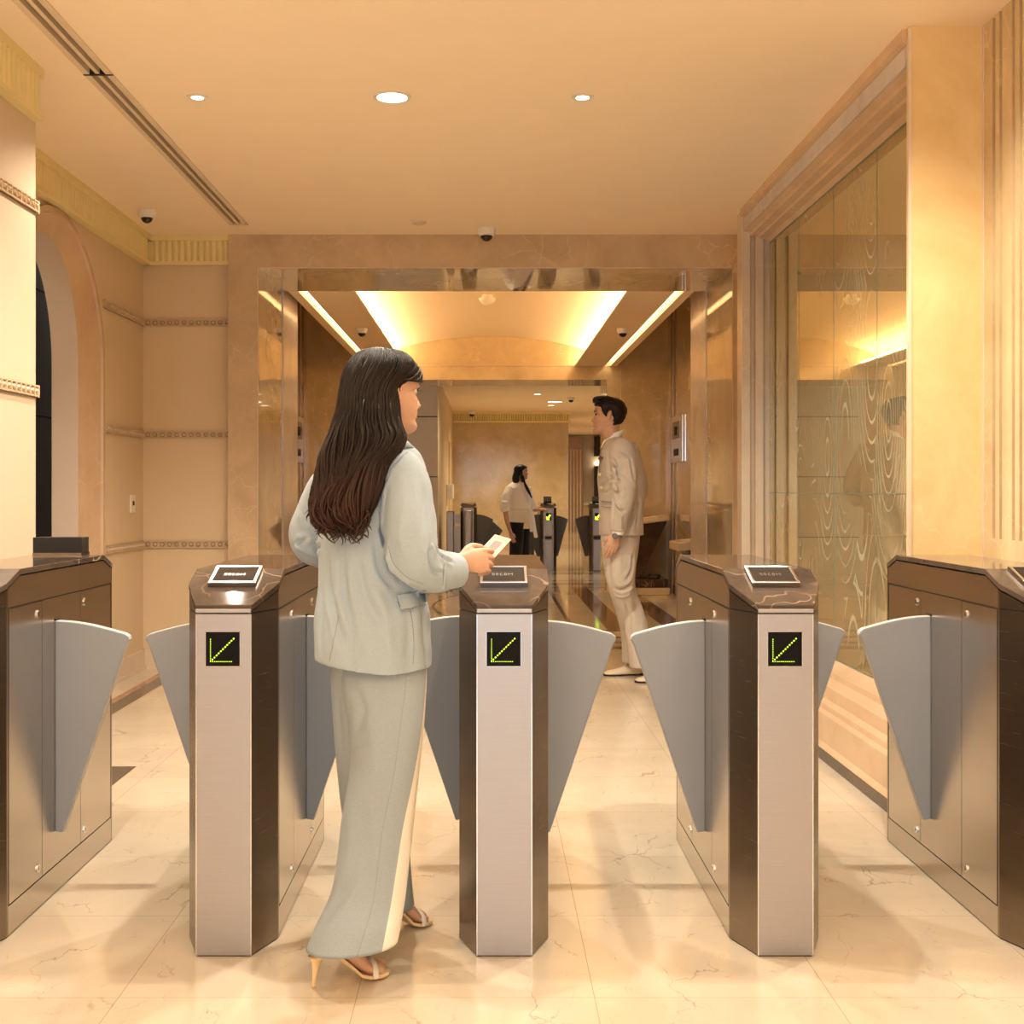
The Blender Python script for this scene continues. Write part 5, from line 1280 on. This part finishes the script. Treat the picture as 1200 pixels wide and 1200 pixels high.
# jacket
b = MB()
rows = dense([(712, 731, 512, MD, .06), (708, 737, 518, MD, .12), (704.5, 745, 528, MD, .20), (702, 752, 543, MD, .225), (700.5, 755, 560, MD, .225), (702, 755, 580, MD, .205), (702, 753, 600, MD, .205), (702, 753.5, 622, MD, .215), (702.5, 754, 627, MD, .21)], 5)
loft(b, [pxring(r[0], r[1], r[2], r[3], r[4], n=72, ex=.9, fn=lambda a, z: .015*sin(5*a+z*14)) for r in rows])
SL = [at(728, 523, 8.07), at(730, 534, 8.02), at(731.5, 560, 7.97), at(731, 585, 7.955), at(726.5, 605, 7.955), at(724.5, 622, 7.965)]
tube(b, SL, [(.075, .08), (.088, .075), (.078, .066), (.068, .062), (.058, .055), (.052, .048)], 28, up=(1, 0, 0), sub=6, endcap=False)
tube(b, [at(733, 526, 8.42), at(742, 548, 8.49), at(749, 572, 8.53), at(744, 588, 8.46)], [.085, .075, .062, .055], 24, sub=6, endcap=False)
for (p0, p1, r, d) in (((716, 545), (729, 565), .010, 7.905), ((716, 553), (728, 575), .010, 7.905), ((718, 563), (727, 582), .009, 7.905), ((729, 532), (740, 539), .008, 7.95), ((722, 590), (730, 597), .008, 7.90), ((716, 537), (727, 550), .008, 7.92)):
    a_, c_ = at(*p0, d), at(*p1, d); tube(b, [a_, (a_+c_)/2+Vector((0, -.008, -.006)), c_], [r*.4, r, r*.4], 8)
mj = b.build('jacket', M['suit'], mn); remesh(mj, .0058, 4, .5); bake(mj)
press_folds(mj, [([(713.5, 536), (717, 560), (720, 590), (718, 618)], -.014, .010), ([(739, 538), (743, 560), (743, 590), (738, 618)], -.010, .010), ([(716, 546), (724, 556), (729, 566)], -.014, .010), ([(717, 556), (724, 568), (728, 578)], -.014, .010), ([(719, 568), (724, 578), (727, 586)], -.012, .010), ([(726, 531), (734, 534), (740, 538)], -.012, .008), ([(718, 538), (724, 546), (730, 552)], -.010, .009), ([(722, 592), (727, 598), (733, 599)], -.010, .009), ([(704, 570), (711, 566), (716, 558)], -.006, .010), ([(705, 577), (711, 577), (717, 572)], -.005, .010), ([(745, 560), (748, 590), (746, 622)], -.006, .014)])
def msurf(px, py, off=.006):
    for r, r2 in zip(rows, rows[1:]):
        if r[2] <= py <= r2[2]:
            t = (px-(r[0]+r[1])/2)/((r[1]-r[0])/2); t = max(-.995, min(.995, t)); return at(px, py, MD-r[4]*(1-abs(t)**(2/.9))**(.9/2)-off)
    return at(px, py, MD-.2)
def mline(name, pl, r=.0022, mat='seamline', parent=mj, off=.004):
    b = MB(); tube(b, [msurf(*p, off=off) for p in pl], [r]*len(pl), 6, sub=3); return b.build(name, M[mat], parent, smooth=True)
M['suitline'] = cloth_mat('suit_seam', (0.27, 0.21, 0.155), fold=0)
mline('pocket_welt', [(705, 587), (711, 588), (716, 588.5)], .0035, 'suitline'); mline('pocket_welt', [(705, 593.5), (711, 594.5), (716, 594.5)], .0025, 'suitline')
mline('lapel_edge', [(709, 519), (705, 527), (702.8, 540), (702.5, 556)], .0045, 'suitline')
b = MB(); p = msurf(704.8, 538.5, .012); b.add([p+Vector(q) for q in ((-.022, 0, 0), (.018, 0, .004), (.016, 0, .022), (.004, 0, .012), (-.006, 0, .026), (-.018, 0, .012), (-.022, .03, 0), (.018, .03, .004), (.016, .03, .022), (.004, .03, .012), (-.006, .03, .026), (-.018, .03, .012))],
    [(5,4,3,2,1,0), (6,7,8,9,10,11)]+[(i, (i+1) % 6, 6+(i+1) % 6, 6+i) for i in range(6)]); b.build('pocket_square', M['maroon'], mj)
for p in ((703, 556), (704.8, 571.5)):
    b = MB(); c = msurf(*p, off=.006); b.cyl((c.x, c.y-.006, c.z), .010, .006, 'y', 14); b.build('button', M['brass'], mj)
b = MB(); b.box(*[v for v in (at(729.5, 612, 7.905).x-.006, at(729.5, 612, 7.905).x+.006)], 7.90, 7.912, at(0, 620, 7.9).z, at(0, 604, 7.9).z); b.build('sleeve_buttons', M['suitline'], mj)
# shirt collar, cuff, watch
b = MB(); c0 = mh.P(-.018, 0, -.005)
rg = [ell(mh.P(-.015-.02*q, 0, 0).x+.012*q, MD, at(0, 521-q*14, MD).z, .066-.004*q, .068-.004*q, n=32, tilt=.38) for q in (0, .5, 1)]
loft(b, rg); b.build('shirt_collar', M['shirt'], mn, smooth=True)
b = MB(); tube(b, [at(724.6, 621, 7.965), at(724, 626, 7.968)], [(.040, .038), (.038, .036)], 20, up=(1, 0, 0), endcap=False); b.build('shirt_cuff', M['shirt'], mn, smooth=True)
b = MB(); tube(b, [at(723.4, 626.5, 7.968), at(723.0, 629.5, 7.968)], [(.033, .034), (.033, .034)], 20, up=(1, 0, 0), endcap=False); wtch = b.build('wristwatch', M['button'], mn, smooth=True)
b = MB(); c = at(720.5, 628, 7.932); b.cyl((c.x, c.y-.004, c.z), .018, .010, 'y', 20); b.build('watch_case', M['button'], wtch, bevel=.002)
# trousers
b = MB()
for rw in ([(705, 748, 612, 8.25, .15), (704.5, 749, 630, 8.20, .15), (706.5, 745, 655, 8.15, .115), (710.5, 743, 680, 8.13, .10), (716, 744, 700, 8.16, .09), (723, 748, 722, 8.22, .082), (728, 748, 745, 8.30, .076), (729, 746.5, 776, 8.36, .076)],
           [(708, 750, 612, 8.27, .15), (708, 749, 640, 8.33, .12), (713, 745, 665, 8.32, .10), (719, 745, 690, 8.28, .09), (727, 753, 712, 8.22, .082), (733, 760, 740, 8.16, .08), (738, 761, 782, 8.10, .078)]):
    r_ = dense(rw, 5); loft(b, [pxring(r[0], r[1], r[2], r[3], r[4], n=48, fn=lambda a, z: .02*sin(4*a+z*20)*exp(-((z-.55)/.18)**2)+.012*sin(6*a-z*30)) for r in r_])
mt = b.build('trousers', M['suit_trouser'], mn); remesh(mt, .006, 4, .5); bake(mt)
press_folds(mt, [([(722, 690), (732, 690), (741, 682)], -.016, .012), ([(720, 697), (730, 699), (740, 694)], .010, .012), ([(742, 650), (740, 668), (734, 680)], -.010, .012), ([(724, 640), (726, 665), (722, 690)], .008, .020), ([(733, 705), (738, 725), (738, 750)], -.010, .014), ([(716, 640), (714, 665), (716, 685)], -.008, .014)])
def shoe(parent, toe, heel, nm='shoe'):
    T = Vector(toe); H = Vector(heel); d = (T-H); L = d.length; d.normalize(); s = Vector((-d.y, d.x, 0))
    def P(a, u, z): return H+d*(a*L)+s*u+Vector((0, 0, z))
    b = MB(); rings = []
    for a, w, z1 in ((-.02, .012, .045), (0, .026, .068), (.12, .034, .078), (.28, .036, .080), (.42, .037, .070), (.56, .042, .054), (.72, .046, .042), (.88, .042, .034), (.97, .028, .026), (1.0, .012, .020)):
        rings.append([P(a, w*cos(q), .012+(z1-.012)*max(0, sin(q))**.8) if sin(q) > 0 else P(a, w*cos(q)*1.0, .012) for q in [2*pi*i/28 for i in range(28)]])
    loft(b, rings); so = b.build(nm, M['shoe'], parent, smooth=True)
    b = MB(); pl = [(-.03, .020), (.0, .03), (.3, .034), (.55, .040), (.75, .045), (.92, .036), (1.01, .014)]
    out = [P(a, w, 0) for a, w in pl]+[P(a, -w, 0) for a, w in pl[::-1]]; n = len(out)
    b.add(out+[p+Vector((0, 0, .014)) for p in out], [tuple(range(n))[::-1], tuple(range(n, 2*n))]+[(i, (i+1) % n, n+(i+1) % n, n+i) for i in range(n)]); b.build('sole', M['black'], so)
shoe(mn, (at(707.5, 791, 8.38).x, 8.36, .0), (at(752, 791, 8.38).x, 8.40, .0))
shoe(mn, (at(744, 799, 8.09).x, 8.06, 0), (at(789, 799, 8.09).x-.02, 8.10, 0))
# hair of the man
b = MB(); rings = []
def mhair(q, th):
    c = cos(th)
    lo = spl([-1, -.62, -.42, -.22, .10, .22, .34, .50, 1], [.035, .040, .075, .136, .138, .112, .118, .165, .172], c)
    z = lo+(.2222-lo)*q
    out = .003+.010*sin(pi*min(1, q*1.0))**.7*(1 if c < .3 else 1.3)+.012*q*(1 if c > 0 else .5)
    p = mh.S(min(z, .2221), th, out)
    if q > .55: p = p+mh.m @ Vector((0, 0, .014*(q-.55)/.45*(1+.35*c)))
    return p
for k in range(25):
    rings.append([mhair(k/24, 2*pi*i/72) for i in range(72)])
loft(b, rings)
rnd = random.Random(9)
for i in range(170):
    th = rnd.uniform(0, 2*pi); pts = []; q0 = rnd.uniform(.0, .9)
    for k in range(7): pts.append(mhair(max(0, min(1, q0+.10*(k/6))), th+(.5*k/6)*(1 if sin(th) > 0 else -1))+Vector((0, 0, .001)))
    tube(b, pts, [.001, .003, .0035, .0035, .003, .002, .001], 5, sub=1, endcap=False)
for i in range(22):  # swept-up quiff
    y = -.052+.104*i/21; pts = [mh.P(.055, y, .196), mh.P(.074, y, .200), mh.P(.090, y*.95, .206), mh.P(.082, y*.9, .217), mh.P(.050, y*.9, .223), mh.P(.0, y*.9, .226)]
    tube(b, pts, [.010, .012, .013, .013, .012, .008], 8)
b.build('hair', M['hair_m'], mn, smooth=True)
# ---------------------------------------------------------------- the woman in white at the far turnstiles
wd = 18.35; k_ = wd/F
w2 = thing('person', 'woman in an ivory belted jacket and black trousers, walking right through the far turnstiles', 'person', (.46, wd, 0))
h2 = Head(at(611, 562, wd), radians(-12), 0, scale=1.0)
b = MB(); h2.add(b, 40, 48)
tube(b, [h2.P(-.01, 0, .06), h2.P(-.02, 0, .0), at(607.5, 568, wd)], [.05, .05, .06], 16)
r_ = dense([(603, 614, 568, wd, .05), (598, 618, 580, wd, .08), (599, 618, 595, wd, .07), (599, 619, 610, wd, .08), (601, 618, 617, wd, .06)], 3)
loft(b, [pxring(r[0], r[1], r[2], r[3], r[4], n=24) for r in r_])
tube(b, [at(597, 574, 18.25), at(591.5, 585, 18.15), at(592.5, 600, 18.15), at(594.5, 612, 18.12), at(598.5, 624, 18.1)], [.035, .040, .038, .034, .026], 14)
hand(b, at(598.5, 624, 18.1), (.25, 0, -1), (0, -1, 0), (1, 0, .2), sc=1.0, curl=(.3, .35, .4, .4))
tube(b, [at(616, 576, 18.45), at(622, 590, 18.55), at(626, 597, 18.6), at(631, 597, 18.65)], [.03, .034, .032, .024], 14)
hand(b, at(631, 597, 18.65), (1, .2, .05), (0, -.6, .8), (0, .8, .6), sc=.95, curl=(.4, .45, .5, .5))
for x0, x1, y0, y1 in ((603, 598, 18.25, 18.0), (612, 622, 18.4, 18.6)):
    tube(b, [at(x0+2, 640, y0), at((x0+x1)/2, 675, (y0+y1)/2), at(x1, 708, y1), Vector((at(x1, 0, y1).x, y1, .09))], [.05, .04, .036, .034], 14)
    tube(b, [Vector((at(x1, 0, y1).x-.03, y1, .05)), Vector((at(x1, 0, y1).x+.06, y1, .045)), Vector((at(x1, 0, y1).x+.15, y1, .022))], [.03, .032, .02], 12)
wb2 = b.build('body', M['skin2'], w2); remesh(wb2, .008, 1, .4)
h2.face_parts(wb2, M['hair'])
b = MB()
r_ = dense([(604, 613, 563.5, wd, .05), (597, 618, 567, wd, .09), (592, 621, 574, wd, .12), (595, 623, 588, wd, .12), (597, 621.5, 598, wd, .105), (596.5, 624, 608, wd, .12), (597, 627, 619.5, wd, .14)], 5)
loft(b, [pxring(r[0], r[1], r[2], r[3], r[4], n=40) for r in r_])
tube(b, [at(597, 571.5, 18.24), at(593, 583, 18.16), at(591.5, 594, 18.14), at(592.5, 599, 18.14)], [.060, .066, .066, .066], 20, endcap=False)
for yy_ in (588, 592, 596): tube(b, [at(587.5, yy_, 18.12), at(592, yy_+1, 18.065), at(597, yy_, 18.12)], [.012, .02, .012], 8)
tube(b, [at(618, 571, 18.48), at(622, 588, 18.53), at(626, 595, 18.58)], [.052, .052, .050], 20, endcap=False)
j2 = b.build('jacket', M['ivory'], w2); remesh(j2, .011, 2, .4)
b = MB(); loft(b, [pxring(596, 622.5, y, wd, .112, n=40) for y in (594.5, 598)]); b.build('belt', M['ivory'], j2, smooth=True)
b = MB(); tube(b, [at(621, 597, 18.22), at(624, 605, 18.18), at(626, 618, 18.16), at(628, 629, 18.16)], [(.02, .035)]*4, 10); tube(b, [at(621, 597, 18.22), at(622, 608, 18.17), at(623, 622, 18.16)], [(.02, .03)]*3, 10); b.build('belt_ends', M['ivory'], j2, smooth=True)
b = MB(); tube(b, [at(613, 566, 18.245), at(616, 575, 18.22), at(619, 588, 18.22)], [.012, .012, .006], 8); b.build('lapel', M['shirt'], j2, smooth=True)
b = MB()
for x0, x1, y0, y1 in ((604, 599, 18.27, 18.0), (612, 621, 18.40, 18.6)):
    tube(b, [at(x0+2, 612, y0), at(x0+1, 640, y0), at((x0+x1)/2, 680, (y0+y1)/2), Vector((at(x1, 0, y1).x, y1, .14))], [(.12, .11), (.115, .10), (.085, .075), (.065, .06)], 20, endcap=False)
t2 = b.build('trousers', M['blackcloth'], w2, smooth=True); [p_ for p_ in ()]
b = MB(); rings = []
for k in range(13):
    q = k/12; row = []
    for i in range(40):
        th = 2*pi*i/40; c = cos(th); lo = .06+(.175-.06)*max(0, min(1, (c+.1)/.6)); row.append(h2.S(min(.2221, lo+(.2222-lo)*q), th, .012+.006*q))
    rings.append(row)
loft(b, rings)
hrz = dense([(603.5, 611, 548, wd+.02, .06), (602, 611, 553, wd+.02, .09), (600, 610, 560, wd+.02, .085), (601, 609, 566, wd, .09)], 4)
loft(b, [pxring(r[0], r[1], r[2], r[3], r[4], n=30) for r in hrz])
tube(b, [h2.P(.02, -.066, .14), h2.P(.015, -.072, .08), h2.P(.02, -.065, .01), at(618, 573, 18.22), at(623, 583, 18.2)], [.012, .018, .022, .024, .010], 10)
tube(b, [h2.P(.03, -.05, .05), at(616, 570, 18.23), at(621, 578, 18.2)], [.015, .02, .01], 10)
b.build('hair', M['hair'], w2, smooth=True)
